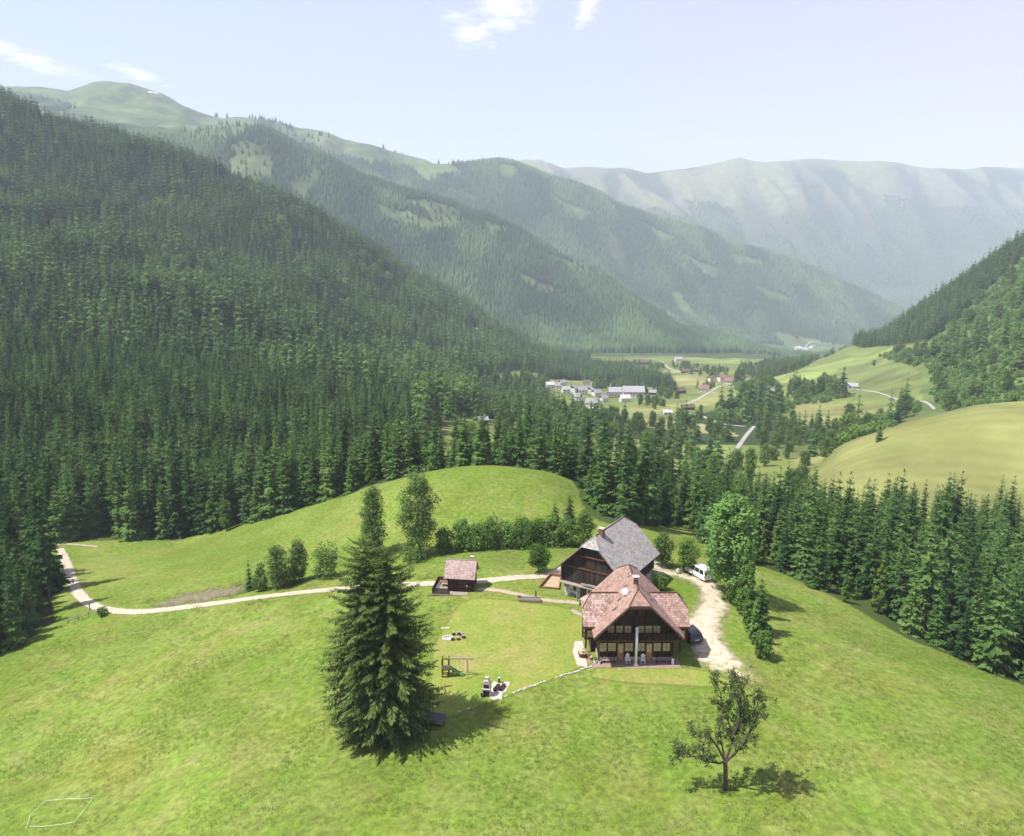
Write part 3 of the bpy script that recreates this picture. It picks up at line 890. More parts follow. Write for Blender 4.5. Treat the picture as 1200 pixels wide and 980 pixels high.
def broadleaf(name, seed, Ht, W, n_leaf=3500, leaf=0.42, trunk_frac=0.22, shape='round', nblob=26, r0=None, fill=0.5, blob=0.16):
    """returns (trunk MB, crown mesh)"""
    g = np.random.default_rng(seed)
    r0 = r0 or Ht * 0.018
    zb = Ht * trunk_frac
    mb = MB()
    top = np.array([g.uniform(-.04, .04) * W, g.uniform(-.04, .04) * W, Ht * 0.82])
    st = [np.array([0, 0, -0.4]), np.array([0, 0, zb * .5]), np.array([g.uniform(-.03, .03) * W, g.uniform(-.03, .03) * W, zb]), (np.array([0, 0, zb]) + top) * .5, top]
    mb.tube(st, [r0 * 1.3, r0, r0 * .8, r0 * .5, r0 * .08], 7)
    tb = TB()
    per = n_leaf // nblob
    for i in range(nblob):
        f = (i + .5) / nblob
        z = zb + (Ht - zb) * (0.04 + 0.93 * f)
        q = (z - zb) / (Ht - zb)
        if shape == 'round': r = W / 2 * math.sqrt(max(0.05, 1 - (2 * q - 0.85) ** 2 * 0.78))
        elif shape == 'oval': r = W / 2 * (math.sin(PI * min(1, q * .8 + .14)) ** .7)
        elif shape == 'cone': r = W / 2 * max(0.06, 1 - q) ** .8 * min(1, .6 + q * 3)
        else: r = W / 2 * (math.sin(PI * min(1, q * .72 + .2)) ** .6)
        an = i * 2.39996 + g.uniform(-.5, .5)
        rr = r * math.sqrt(g.uniform(.1, 1)) * 0.74
        c = np.array([rr * math.cos(an), rr * math.sin(an), z + g.uniform(-.03, .03) * Ht])
        br = max(blob * W, Ht * .042, .22) * g.uniform(.75, 1.25) * (1.0 if shape != 'cone' else max(.35, 1.15 - q))
        clump_leaves(tb, g, c, (br, br, br * g.uniform(.75, 1.25)), per, leaf, fill=fill)
        j = np.array([0, 0, max(zb * .9, z - rr * .9)])
        mb.tube([j, (j + c) / 2 + np.array([0, 0, -.04 * rr]), c], [r0 * .35, r0 * .22, r0 * .05], 4, False)
    return mb, tb.mesh(name)

def joined(name, trunk, crown_me, bark, leaf):
    """one mesh with both materials, for trees seen only as part of a mass"""
    nv = len(crown_me.vertices)
    cv = np.empty(nv * 3, np.float32); crown_me.vertices.foreach_get('co', cv); cv = cv.reshape(-1, 3)
    cf = np.empty(len(crown_me.loops), np.int32); crown_me.loops.foreach_get('vertex_index', cf); cf = cf.reshape(-1, 4)
    ti = np.empty(nv, np.float32); crown_me.attributes['tint'].data.foreach_get('value', ti)
    tq = np.array([f for f in trunk.f if len(f) == 4], np.int32)
    tv = np.array(trunk.v, np.float32)
    me = mesh_np(name, np.concatenate([cv, tv]), [cf, tq + nv], False, {'tint': np.concatenate([ti, np.zeros(len(tv))])})
    me.materials.append(leaf); me.materials.append(bark)
    mi = np.zeros(len(me.polygons), np.int32); mi[len(cf):] = 1
    me.polygons.foreach_set('material_index', mi)
    return bpy.data.objects.new(name, me)

# ------------------------------------------------------------------ masses of trees
def scatter(name, pts, rz, scl, idx, variants, label=None, cat=None, group=None):
    """one object that stands copies of the variants on its points"""
    me = mesh_np(name, pts, [], attrs={'turn': np.stack([np.zeros(len(pts)), np.zeros(len(pts)), rz], 1), 'size': scl, 'pick': idx})
    o = link(name, me)
    src = bpy.data.collections.new(name + '_shapes')
    for i, v in enumerate(variants):
        v.name = 'shape_%02d' % i
        src.objects.link(v)
    ng = bpy.data.node_groups.new(name + '_planting', 'GeometryNodeTree')
    ng.interface.new_socket('Geometry', in_out='INPUT', socket_type='NodeSocketGeometry')
    ng.interface.new_socket('Geometry', in_out='OUTPUT', socket_type='NodeSocketGeometry')
    gi = ng.nodes.new('NodeGroupInput'); go = ng.nodes.new('NodeGroupOutput')
    ip = ng.nodes.new('GeometryNodeInstanceOnPoints')
    ci = ng.nodes.new('GeometryNodeCollectionInfo'); ci.inputs['Collection'].default_value = src
    ci.inputs['Separate Children'].default_value = True; ci.inputs['Reset Children'].default_value = True
    def na(nm, t):
        n = ng.nodes.new('GeometryNodeInputNamedAttribute'); n.data_type = t; n.inputs['Name'].default_value = nm
        return n.outputs['Attribute']
    ng.links.new(gi.outputs[0], ip.inputs['Points'])
    ng.links.new(ci.outputs[0], ip.inputs['Instance'])
    ip.inputs['Pick Instance'].default_value = True
    f2i = ng.nodes.new('FunctionNodeFloatToInt'); ng.links.new(na('pick', 'FLOAT'), f2i.inputs[0])
    ng.links.new(f2i.outputs[0], ip.inputs['Instance Index'])
    ng.links.new(na('turn', 'FLOAT_VECTOR'), ip.inputs['Rotation'])
    ng.links.new(na('size', 'FLOAT_VECTOR'), ip.inputs['Scale'])
    ng.links.new(ip.outputs[0], go.inputs[0])
    md = o.modifiers.new('planting', 'NODES'); md.node_group = ng
    return tag(o, label, cat, group, 'stuff')

def jitter_grid(x0, x1, y0, y1, s, g):
    nx, ny = int((x1 - x0) / s), int((y1 - y0) / s)
    X, Y = np.meshgrid(np.arange(nx), np.arange(ny))
    x = x0 + (X + (Y % 2) * .5 + g.uniform(-.42, .42, X.shape)) * s
    y = y0 + (Y + g.uniform(-.42, .42, X.shape)) * s
    return x.ravel(), y.ravel()

# -- variants
SPR = []          # (trunk MB, crown mesh, height)
for i, (h, r, nw, nb, bs, rag, pw) in enumerate(((20, 3.7, 24, 9, .04, .22, .75), (22, 3.4, 26, 9, .05, .22, .72), (18, 3.9, 22, 9, .03, .24, .8), (21, 3.7, 22, 8, .08, .30, .68), (19, 3.1, 23, 9, .03, .2, .75))):
    SPR.append((trunk_mb(h, .26), spruce_mesh('spruce_crown', 100 + i, h, r, nw, nb, 5, bs, rag, 1, pw, core=.62), h))
BARE = (trunk_mb(21, .25), spruce_mesh('spruce_crown', 140, 21, 2.9, 18, 7, 4, .34, .3, 0, .7), 21)
SPF = [(trunk_mb(h, .3, n=4), spruce_mesh('far_spruce', 200 + i, h, r, 14, 7, 3, .05, .2, 0, .72, wr=.3, core=.95), h) for i, (h, r) in enumerate(((20, 3.9), (22, 3.7), (18, 4.0)))]
LRC = [(mb, me, h) for h, (mb, me) in ((17, broadleaf('larch_crown', 300, 17, 5.6, 2600, .62, .08, 'cone', 34)), (19, broadleaf('larch_crown', 301, 19, 5.4, 2600, .62, .08, 'cone', 34)))]
BLF = [(mb, me, h) for h, (mb, me) in ((12, broadleaf('leafy_crown', 310, 12, 8, 2200, .62, .12, 'oval', 26)), (10, broadleaf('leafy_crown', 311, 10, 8.5, 2200, .62, .1, 'round', 24)), (14, broadleaf('leafy_crown', 312, 14, 7.5, 2200, .62, .12, 'oval', 28)))]
BSH = [(mb, me, h) for h, (mb, me) in ((4, broadleaf('bush_crown', 320, 4, 5, 900, .5, .04, 'round', 14)), (3, broadleaf('bush_crown', 321, 3, 4.4, 800, .45, .04, 'round', 12)))]

def build_far_mass():
    g = np.random.default_rng(11)
    V, F = [], []
    # mountain woods: each tree a small two-tier cone, all of one wood in one mesh
    def cones(name, x0, x1, y0, y1, s, keep, hm, rm, label, mat):
        x, y = jitter_grid(x0, x1, y0, y1, s, g)
        m = np.abs(x / y) < 0.86
        x, y = x[m], y[m]
        z = H(x, y); seg = seg_of(x, y); u, v = to_px(x, y, z)
        k = keep(x, y, z, u, v, seg)
        x, y, z = x[k], y[k], z[k]
        N = len(x)
        n = 5
        h = hm * g.uniform(.65, 1.2, N); r = rm * g.uniform(.75, 1.2, N)
        ph = g.uniform(0, 6.28, N)
        ang = ph[:, None] + np.arange(n) * 2 * PI / n
        def ring(rad, zz): return np.stack([x[:, None] + rad[:, None] * np.cos(ang), y[:, None] + rad[:, None] * np.sin(ang), np.repeat((z + zz)[:, None], n, 1)], -1)
        v0 = ring(r, h * .05); v1 = ring(r * .62, h * .42); ap = np.stack([x, y, z + h], -1)[:, None]
        vs = np.concatenate([v0, v1, ap], 1).reshape(-1, 3)
        b = np.arange(N)[:, None] * (2 * n + 1)
        i = np.arange(n); j = (i + 1) % n
        q = np.stack([b + i, b + j, b + n + j, b + n + i], -1).reshape(-1, 4)
        t = np.stack([b + n + i, b + n + j, np.broadcast_to(b + 2 * n, (N, n))], -1).reshape(-1, 3)
        wood = np.clip(0.42 + 1.1 * fbm(x / 110, y / 150, 4, 61), 0, 1)
        tint = np.clip(0.7 * wood + 0.4 * g.uniform(0, 1, N), 0, 1)
        me = mesh_np(name, vs, [q, t], False, {'tint': np.repeat(tint, 2 * n + 1)})
        o = link(name, me, mat)
        tag(o, label, 'forest', None, 'stuff')
        return N
    M['farwood'] = far_wood_mat()
    n1 = cones('forest', -1700, 1700, 1500, 2560, 7.5, lambda x, y, z, u, v, s: (s > 11.7) & (s < 13.25) & (~mountain_open(x, y, z, u, v, s) | (g.uniform(0, 1, len(x)) < .07)) & ~((s < 12.3) & (u > 690) & (v > 414)), 22, 4.2,
               'hazy conifer forest covering the nearer far slope behind the left hillside', M['farwood'])
    n2 = cones('forest', -3000, 2300, 2700, 4300, 10.5, lambda x, y, z, u, v, s: (s > 14.0) & (s < 15.12) & (~mountain_open(x, y, z, u, v, s) | (g.uniform(0, 1, len(x)) < .08 * (u > 250) * sstep(.0, .5, fbm(x / 150, y / 150, 2, 3)))), 24, 5.6,
               'hazy bluish forest on the long middle ridge below the pale alpine crest', M['farwood'])
    n3 = cones('forest', -1500, 5400, 4800, 6500, 21, lambda x, y, z, u, v, s: (s > 16.0) & (u > 560) & (v > 215 + 45 * vnoise(x / 300, y / 500, 5)) & (fbm(x / 240 + y / 1500, y / 1500, 4, 71) > -0.12 - sstep(230, 330, v) * .5), 22, 9,
               'palest patchy woods low on the farthest mountain across the valley', M['farwood'])
    print('far trees', n1, n2, n3)

def far_wood_mat():
    m, nt, out = nmat('far_wood_needles')
    t = attr(nt, 'tint').outputs['Fac']
    c = ramp(nt, t, [(0.1, (0.014, 0.034, 0.013)), (0.5, (0.032, 0.068, 0.028)), (0.95, (0.080, 0.130, 0.046))])
    d = nd(nt, 'ShaderNodeBsdfDiffuse'); nt.links.new(c, d.inputs['Color'])
    nt.links.new(d.outputs[0], out.inputs['Surface'])
    return m

def build_valley_mass():
    g = np.random.default_rng(12)
    # hillside left of the valley and the right-hand mountain: instanced spruces, some larches
    x, y = jitter_grid(-1500, 1500, 225, 1560, 6.3, g)
    m = np.abs(x / y) < 0.9
    x, y = x[m], y[m]
    z = H(x, y); seg = seg_of(x, y); u, v = to_px(x, y, z)
    inA = in_poly(u, v, A_POLY) & (seg > 7) & (seg < 11.12) & (x / y < 0.16) & ~forest_zone(x, y)
    gap = (fbm(x / 35, y / 35, 3, 15) > 0.5) | (np.abs(fbm(x / 120 - y / 300, y / 400, 3, 33)) < .012)
    inA &= ~gap
    con = _anyp(u, v, W_CONIF) & (seg > 7.6) & (seg < 11.3) & (u < 1400)
    mix = _anyp(u, v, W_MIX) & (seg > 6.3) & (seg < 11.6) & (g.uniform(0, 1, len(x)) < np.where(u > 735, .2, .5) + .35 * fbm(x / 30, y / 30, 2, 14)) & ~forest_zone(x, y)
    bush = _anyp(u, v, W_BUSH) & (seg > 7.3) & (seg < 11.2)
    sel = inA | con | mix | bush
    far_field = (~sel) & (seg > 9.2) & (seg < 11.9) & (u > 690) & (u < 1010) & (fbm(x / 60, y / 60, 2, 91) > .42) & (g.uniform(0, 1, len(x)) < .35)
    free = np.ones(len(x), bool)
    for (hx, hy, hr) in KEEP_CLEAR:
        free &= (x - hx) ** 2 + (y - hy) ** 2 > hr * hr
    for pl, w in ROAD_CLEAR:
        free &= dist_polyline(x, y, pl)[0] > w
    K = len(SPF)
    var = [joined('v', t, c, M['bark'], M['spruce']) for t, c, h in SPF] + [joined('v', t, c, M['bark'], M['larch']) for t, c, h in LRC] + [joined('v', t, c, M['bark_grey'], M['leaf']) for t, c, h in BLF] + [joined('v', t, c, M['bark_grey'], M['shrub']) for t, c, h in BSH]
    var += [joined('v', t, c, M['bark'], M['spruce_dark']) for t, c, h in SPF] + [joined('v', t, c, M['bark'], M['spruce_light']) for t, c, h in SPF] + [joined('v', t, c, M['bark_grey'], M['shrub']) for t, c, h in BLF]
    def put(name, mask, ptype, label, cat, smin=.7, smax=1.15):
        mk = mask & free
        n = mk.sum()
        idx = ptype(x[mk], y[mk], n)
        s = g.uniform(smin, smax, n)
        if name == 'forest': s = s * np.clip(.98 + .45 * fbm(x[mk] / 55, y[mk] / 55, 3, 52), .6, 1.35)
        big = np.where((idx < 3) | (idx > 9), 1.0, np.where(idx < 5, .95, np.where(idx < 8, .95, 1.1)))
        fat = np.where((idx < 3) | ((idx > 9) & (idx < 16)), 1.18, 1.0) * g.uniform(.88, 1.15, n)
        sc = np.stack([s * big * fat, s * big * fat, s * big * g.uniform(.85, 1.1, n)], 1)
        # thinner, smaller trees where the wood is younger
        P = np.stack([x[mk], y[mk], z[mk] - .3], 1)
        vv = [v_.copy() for v_ in var]
        scatter(name, P, g.uniform(0, 6.28, n), sc, idx.astype(float), vv, label, cat)
        return n
    def t_slope(X, Y, n):
        l = fbm(X / 50, Y / 50, 3, 44) + .16 * g.normal(size=n)
        q = fbm(X / 38, Y / 46, 3, 47) + .22 * g.normal(size=n)
        idx = np.where(q > .10, g.integers(13, 16, n), np.where(q < -.2, g.integers(10, 13, n), g.integers(0, 3, n)))
        idx = np.where(l > .42, g.integers(3, 5, n), idx)
        return np.where((l < -.46), np.where(g.uniform(0, 1, n) < .5, g.integers(16, 19, n), g.integers(5, 8, n)), idx)
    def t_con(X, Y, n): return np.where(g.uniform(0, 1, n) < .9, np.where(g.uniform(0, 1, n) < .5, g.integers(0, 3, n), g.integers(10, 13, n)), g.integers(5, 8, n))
    def t_mix(X, Y, n): return np.where(g.uniform(0, 1, n) < np.where(X / Y > .13, .25, .5), g.integers(0, 3, n), g.integers(5, 8, n))
    def t_bush(X, Y, n):
        q = fbm(X / 30, Y / 30, 2, 66) + g.normal(size=n) * .12
        return np.where(q > .66, g.integers(0, 3, n), np.where(g.uniform(0, 1, n) < .05, g.integers(5, 8, n), g.integers(8, 10, n)))
    n = []
    n.append(put('forest', inA, t_slope, 'dense spruce forest covering the whole left hillside above the meadow', 'forest', .75, 1.55))
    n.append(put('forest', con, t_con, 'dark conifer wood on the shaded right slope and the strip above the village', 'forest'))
    n.append(put('woodland', mix | far_field, t_mix, 'mixed green trees scattered through the valley around the village fields', 'woodland', .55, 1.05))
    n.append(put('shrubbery', bush, t_bush, 'bright green bushes covering the lower right slope behind the golden hay meadow', 'shrubbery', .7, 1.7))
    print('valley trees', n)

# -- the near wood: nearest and largest trees are things of their own
def build_near_wood():
    g = np.random.default_rng(13)
    x, y = jitter_grid(-460, 260, 92, 470, 4.45, g)
    m = (np.abs(x / y) < 1.02) & forest_zone(x, y)
    for (hx, hy, hr) in KEEP_CLEAR: m &= (x - hx) ** 2 + (y - hy) ** 2 > hr * hr
    for pl, w in ROAD_CLEAR: m &= dist_polyline(x, y, pl)[0] > w
    x, y = x[m], y[m]
    z = H(x, y) - .25
    n = len(x)
    a = x / y
    kind = g.integers(0, 5, n)
    edge_d = y - np.where(a < -.13, _CY[5](a), EDGE(a))
    s = g.uniform(.58, 1.14, n) * np.clip(1 + .3 * fbm(x / 25, y / 25, 2, 53), .75, 1.2)
    right = (a > .3)
    s = np.where(a > -.13, s * (.84 + .0 * a), s); s = np.where(right & (y > 165), s * .9, s); s = np.where((a < .02) & (a > -.24) & (y > 195), s * .86, s)
    s = np.where((edge_d < 4) & ~in_poly(x, y, CLUMP), s * g.uniform(.6, 1.0, n), s)
    s = np.where(in_poly(x, y, CLUMP), s * 1.0, s)
    left_far = (a < -.13) & ~in_poly(x, y, CLUMP)
    light = fbm(x / 30, y / 30, 2, 44)
    kind = np.where(left_far & (light > .38), g.integers(6, 8, n), kind)
    kind = np.where((g.uniform(0, 1, n) < .04) & ~right, 5, kind)
    kind = np.where((a > -.1) & (edge_d < 14) & (g.uniform(0, 1, n) < .10), g.integers(6, 8, n), kind)
    s = np.where((kind >= 6) & (a > -.1), s * .8, s)
    V = SPR + [BARE] + LRC
    hts = np.array([V[k][2] for k in kind]) * s
    # visible share: near-to-far coverage on a coarse picture plane
    mask = np.zeros((490, 600), bool)
    ys_t = np.linspace(0, 1, 160)
    order = np.argsort(y)
    vis = np.zeros(n)
    for i in order:
        ub, vb = to_px(x[i], y[i], z[i]); ut, vt = to_px(x[i], y[i], z[i] + hts[i])
        w = FPX * 3.0 * s[i] / y[i]
        r0, r1 = int(vt / 2), int(vb / 2)
        if ut < -40 or ut > 1240: continue
        for r in range(max(r0, 0), min(r1, 489)):
            hw = w * (r - r0 + 1) / max(r1 - r0, 1) / 2 * .95
            c0, c1 = int(max(0, ut / 2 - hw)), int(min(600, ut / 2 + hw + 1))
            if c1 > c0:
                sl = mask[r, c0:c1]
                vis[i] += (~sl).sum(); sl[:] = True
    # ground in front (the knoll) hides feet of trees behind it
    top = z + hts * .6
    for i in range(n):
        if vis[i] > 0:
            ty = np.linspace(30, y[i] - 3, 60)
            if np.any(H(a[i] * ty, ty, False) > CAM_H + (top[i] - CAM_H) / y[i] * ty): vis[i] *= .3
    rank = np.argsort(-vis)
    pick = np.zeros(n, bool)
    spr_i = [i for i in rank if kind[i] < 6][:296]
    lar_i = [i for i in rank if kind[i] >= 6 and vis[i] > 12][:60]
    pick[spr_i] = True; pick[lar_i] = True
    print('near trees', n, 'single', pick.sum(), 'smallest vis', vis[spr_i[-1]])
    roots = {}
    KM = [M['spruce'], M['spruce_dark'], M['spruce_light'], M['spruce'], M['spruce_light'], M['spruce']]
    def info(i):
        lar = kind[i] >= 6
        if in_poly(x[i:i + 1], y[i:i + 1], CLUMP)[0]:
            return 'dark spruce in the clump left of the gravel road bend, at the photo\'s edge', 'spruces in the clump by the road bend'
        if lar and a[i] > -.13: return 'lighter green larch among the dark spruces behind the farm and along the right edge', 'larches in the wood behind the farm'
        if lar: return 'lighter green larch among the dark spruces on the left hillside wood', 'larches in the left hillside wood'
        if kind[i] == 5: return 'spruce with bare lower trunk in the wood beyond the meadow', 'bare-stemmed spruces of the wood'
        if a[i] > .285: return 'tall spruce in the wood along the right-hand meadow edge', 'spruces along the right meadow edge'
        if a[i] > -.13: return 'dark spruce in the belt of wood behind the grassy knoll and barn', 'spruces behind the knoll and barn'
        return 'spruce in the front of the wood beyond the left meadow', 'spruces of the wood beyond the left meadow'
    for i in np.where(pick)[0]:
        lb, gr = info(i)
        k = kind[i]
        sc = (s[i] * g.uniform(.92, 1.08), s[i], s[i] * g.uniform(.94, 1.06))
        if k not in roots:
            nm = 'larch_tree' if k >= 6 else 'spruce_tree'
            t = thing(nm, lb, 'tree', (x[i], y[i], z[i]), g.uniform(0, 6.28), gr)
            V[k][0].build('trunk', M['bark'], t)
            link('crown', V[k][1], M['larch'] if k >= 6 else KM[k], t)
            t.scale = sc
            roots[k] = t
        else:
            dup(roots[k], (x[i], y[i], z[i]), g.uniform(0, 6.28), sc, lb, gr)
    r = ~pick
    var = [joined('v', t, c, M['bark'], KM[i]) for i, (t, c, h) in enumerate(SPR + [BARE])] + [joined('v', t, c, M['bark'], M['larch']) for t, c, h in LRC]
    scl = np.stack([s, s, s], 1)[r]
    scatter('forest', np.stack([x, y, z], 1)[r], g.uniform(0, 6.28, r.sum()), scl, kind[r].astype(float), var,
            'deeper rows of the spruce wood behind its front trees round the meadow', 'forest')
# ------------------------------------------------------------------ more materials
M['roof_red'] = shingles('red_brown_shingles', (0.232, 0.142, 0.112), (0.180, 0.108, 0.086), (0.295, 0.196, 0.160), (0.50, 0.40, 0.355))
M['roof_grey'] = shingles('grey_shingles', (0.275, 0.258, 0.240), (0.18, 0.168, 0.156), (0.38, 0.36, 0.335), None, 0.3, 0.16)
M['roof_hut'] = shingles('weathered_shingles', (0.30, 0.215, 0.19), (0.21, 0.145, 0.13), (0.40, 0.31, 0.285), None, 0.26, 0.16)
M['wood_dark'] = wood('dark_boards', (0.022, 0.014, 0.010), (0.060, 0.036, 0.024), plank=0.22)
M['wood_log'] = wood('dark_logs', (0.030, 0.017, 0.011), (0.085, 0.045, 0.028), plank=0.24, axis=0)
M['wood_barn'] = wood('barn_boards', (0.016, 0.013, 0.012), (0.062, 0.046, 0.036), plank=0.26)
M['wood_trim'] = wood('brown_timber', (0.060, 0.030, 0.018), (0.130, 0.068, 0.040), axis=0)
M['wood_light'] = wood('orange_boards', (0.13, 0.066, 0.030), (0.23, 0.125, 0.06), axis=0)
M['wood_grey'] = wood('grey_weathered_wood', (0.19, 0.165, 0.14), (0.34, 0.30, 0.26), axis=0)
M['wood_door'] = wood('honey_door', (0.26, 0.15, 0.065), (0.38, 0.23, 0.11))
M['curtain'] = simple('curtained_pane', (0.42, 0.36, 0.19), 0.35, 0.25, 6.0, 0.5)
M['glass'] = glass_mat('dark_glass')
M['white'] = simple('white_paint', (0.78, 0.77, 0.74), 0.5, 0.06, 2.0, 0.4)
M['white_soft'] = simple('white_cloth', (0.76, 0.75, 0.72), 0.8, 0.08, 2.0)
M['brick'] = simple('chimney_brick', (0.17, 0.085, 0.065), 0.9, 0.35, 9.0)
M['mortar'] = simple('grey_mortar', (0.42, 0.36, 0.33), 0.9, 0.2, 6.0)
M['terrace'] = simple('terrace_slabs', (0.24, 0.17, 0.145), 0.85, 0.2, 2.5, bumps=0.01)
M['paleslab'] = simple('pale_slabs', (0.40, 0.355, 0.31), 0.85, 0.14, 2.0, bumps=0.01)
M['stone'] = simple('grey_stone', (0.40, 0.38, 0.34), 0.9, 0.3, 3.0, bumps=0.03)
M['darkmetal'] = simple('dark_metal', (0.05, 0.05, 0.055), 0.5, 0.2, 2.0, 0.5)
M['greyboard'] = simple('dark_grey_felt', (0.085, 0.088, 0.095), 0.75, 0.15, 1.5)
M['sand'] = simple('sand', (0.34, 0.26, 0.17), 0.95, 0.12, 3.0, bumps=0.02)
M['flower'] = simple('cream_blossom', (0.62, 0.50, 0.34), 0.9, 0.4, 9.0)
M['red'] = simple('red_blossom', (0.45, 0.03, 0.03), 0.8, 0.3, 9.0)
M['chalk'] = simple('white_tape', (0.62, 0.62, 0.56), 0.8, 0.06, 3.0)
M['green_plastic'] = simple('green_slide', (0.05, 0.17, 0.05), 0.45, 0.1, 2.0, 0.4)
M['rubber'] = simple('tyre_rubber', (0.02, 0.02, 0.021), 0.85, 0.1, 3.0)
M['rim'] = simple('alloy_rim', (0.5, 0.5, 0.52), 0.35, 0.05, 3.0, 0.5, 0.7)
M['lamp_red'] = simple('tail_lamp', (0.32, 0.02, 0.02), 0.25, 0.05, 3.0, 0.5)
M['lamp_clear'] = simple('head_lamp', (0.6, 0.62, 0.64), 0.2, 0.05, 3.0, 0.6)
M['plate'] = simple('plate_white', (0.7, 0.7, 0.68), 0.5, 0.05, 3.0)
M['pink'] = simple('faded_pink', (0.5, 0.26, 0.22), 0.8, 0.1, 3.0)
M['car_white'] = simple('white_car_paint', (0.80, 0.80, 0.80), 0.28, 0.03, 1.0, 0.5)
M['car_dark'] = simple('dark_blue_car_paint', (0.030, 0.042, 0.070), 0.25, 0.06, 1.0, 0.6)

def plaster_stone():
    m, nt, out = nmat('patchy_whitewash')
    co = objco(nt)
    n = noise(nt, co, 0.9, 5, 0.65)
    c = ramp(nt, n, [(0.36, (0.07, 0.065, 0.055)), (0.44, (0.24, 0.225, 0.20)), (0.52, (0.50, 0.48, 0.43)), (0.7, (0.62, 0.60, 0.55))])
    vor = nd(nt, 'ShaderNodeTexVoronoi', feature='DISTANCE_TO_EDGE'); vor.inputs['Scale'].default_value = 2.6; nt.links.new(co, vor.inputs['Vector'])
    c = mixc(nt, ramp(nt, vor.outputs['Distance'], [(0.0, 0.5), (0.08, 0)]), c, (0.13, 0.12, 0.105))
    principled(nt, out, c, 0.95, 0.1, 0, bump(nt, vor.outputs['Distance'], 0.6, 0.08))
    return m
M['whitewash'] = plaster_stone()

def roof_mesh(name, polys, t, mat, parent, pale=0.0):
    """roof faces (3D polygons) thickened downwards, with u along the eave and v up the slope"""
    bm = bmesh.new(); uvl = bm.loops.layers.uv.new('UVMap')
    for pts in polys:
        pts = [Vector(p) for p in pts]
        nrm = Vector((0, 0, 0))
        for i in range(len(pts)):
            a, b = pts[i], pts[(i + 1) % len(pts)]
            nrm += a.cross(b)
        nrm.normalize()
        if nrm.z < 0: pts.reverse(); nrm = -nrm
        hx = Vector((0, 0, 1)).cross(nrm); hx.normalize(); sl = nrm.cross(hx)
        top = [bm.verts.new(p) for p in pts]; bot = [bm.verts.new(p - nrm * t) for p in pts]
        fs = [bm.faces.new(top), bm.faces.new(bot[::-1])]
        n = len(pts)
        fs += [bm.faces.new((top[i], bot[i], bot[(i + 1) % n], top[(i + 1) % n])) for i in range(n)]
        for f in fs:
            for lp in f.loops:
                lp[uvl].uv = (lp.vert.co.dot(hx), lp.vert.co.dot(sl))
    me = bpy.data.meshes.new(name); bm.to_mesh(me); bm.free()
    at = me.attributes.new('pale', 'FLOAT', 'POINT'); at.data.foreach_set('value', np.full(len(me.vertices), pale, np.float32))
    return link(name, me, mat, parent)

def window(parent, x, z0, z1, w, y, pane='curtain', bars=2, frame='wood_trim', shutter=False):
    """a casement in a wall that faces -y at y"""
    f = MB(); t = 0.07
    f.box(x - w / 2 - t, x - w / 2, y - .07, y, z0 - t, z1 + t); f.box(x + w / 2, x + w / 2 + t, y - .07, y, z0 - t, z1 + t)
    f.box(x - w / 2, x + w / 2, y - .07, y, z1, z1 + t); f.box(x - w / 2 - .1, x + w / 2 + .1, y - .12, y, z0 - t - .03, z0)
    for k in range(1, bars): f.box(x - w / 2 + w * k / bars - .02, x - w / 2 + w * k / bars + .02, y - .05, y - .012, z0, z1)
    f.box(x - w / 2, x + w / 2, y - .048, y - .014, (z0 + z1) / 2 - .018, (z0 + z1) / 2 + .018)
    o = f.build('window', M[frame], parent)
    MB().box(x - w / 2, x + w / 2, y - .02, y - .004, z0, z1).build('pane', M[pane], o)
    return o

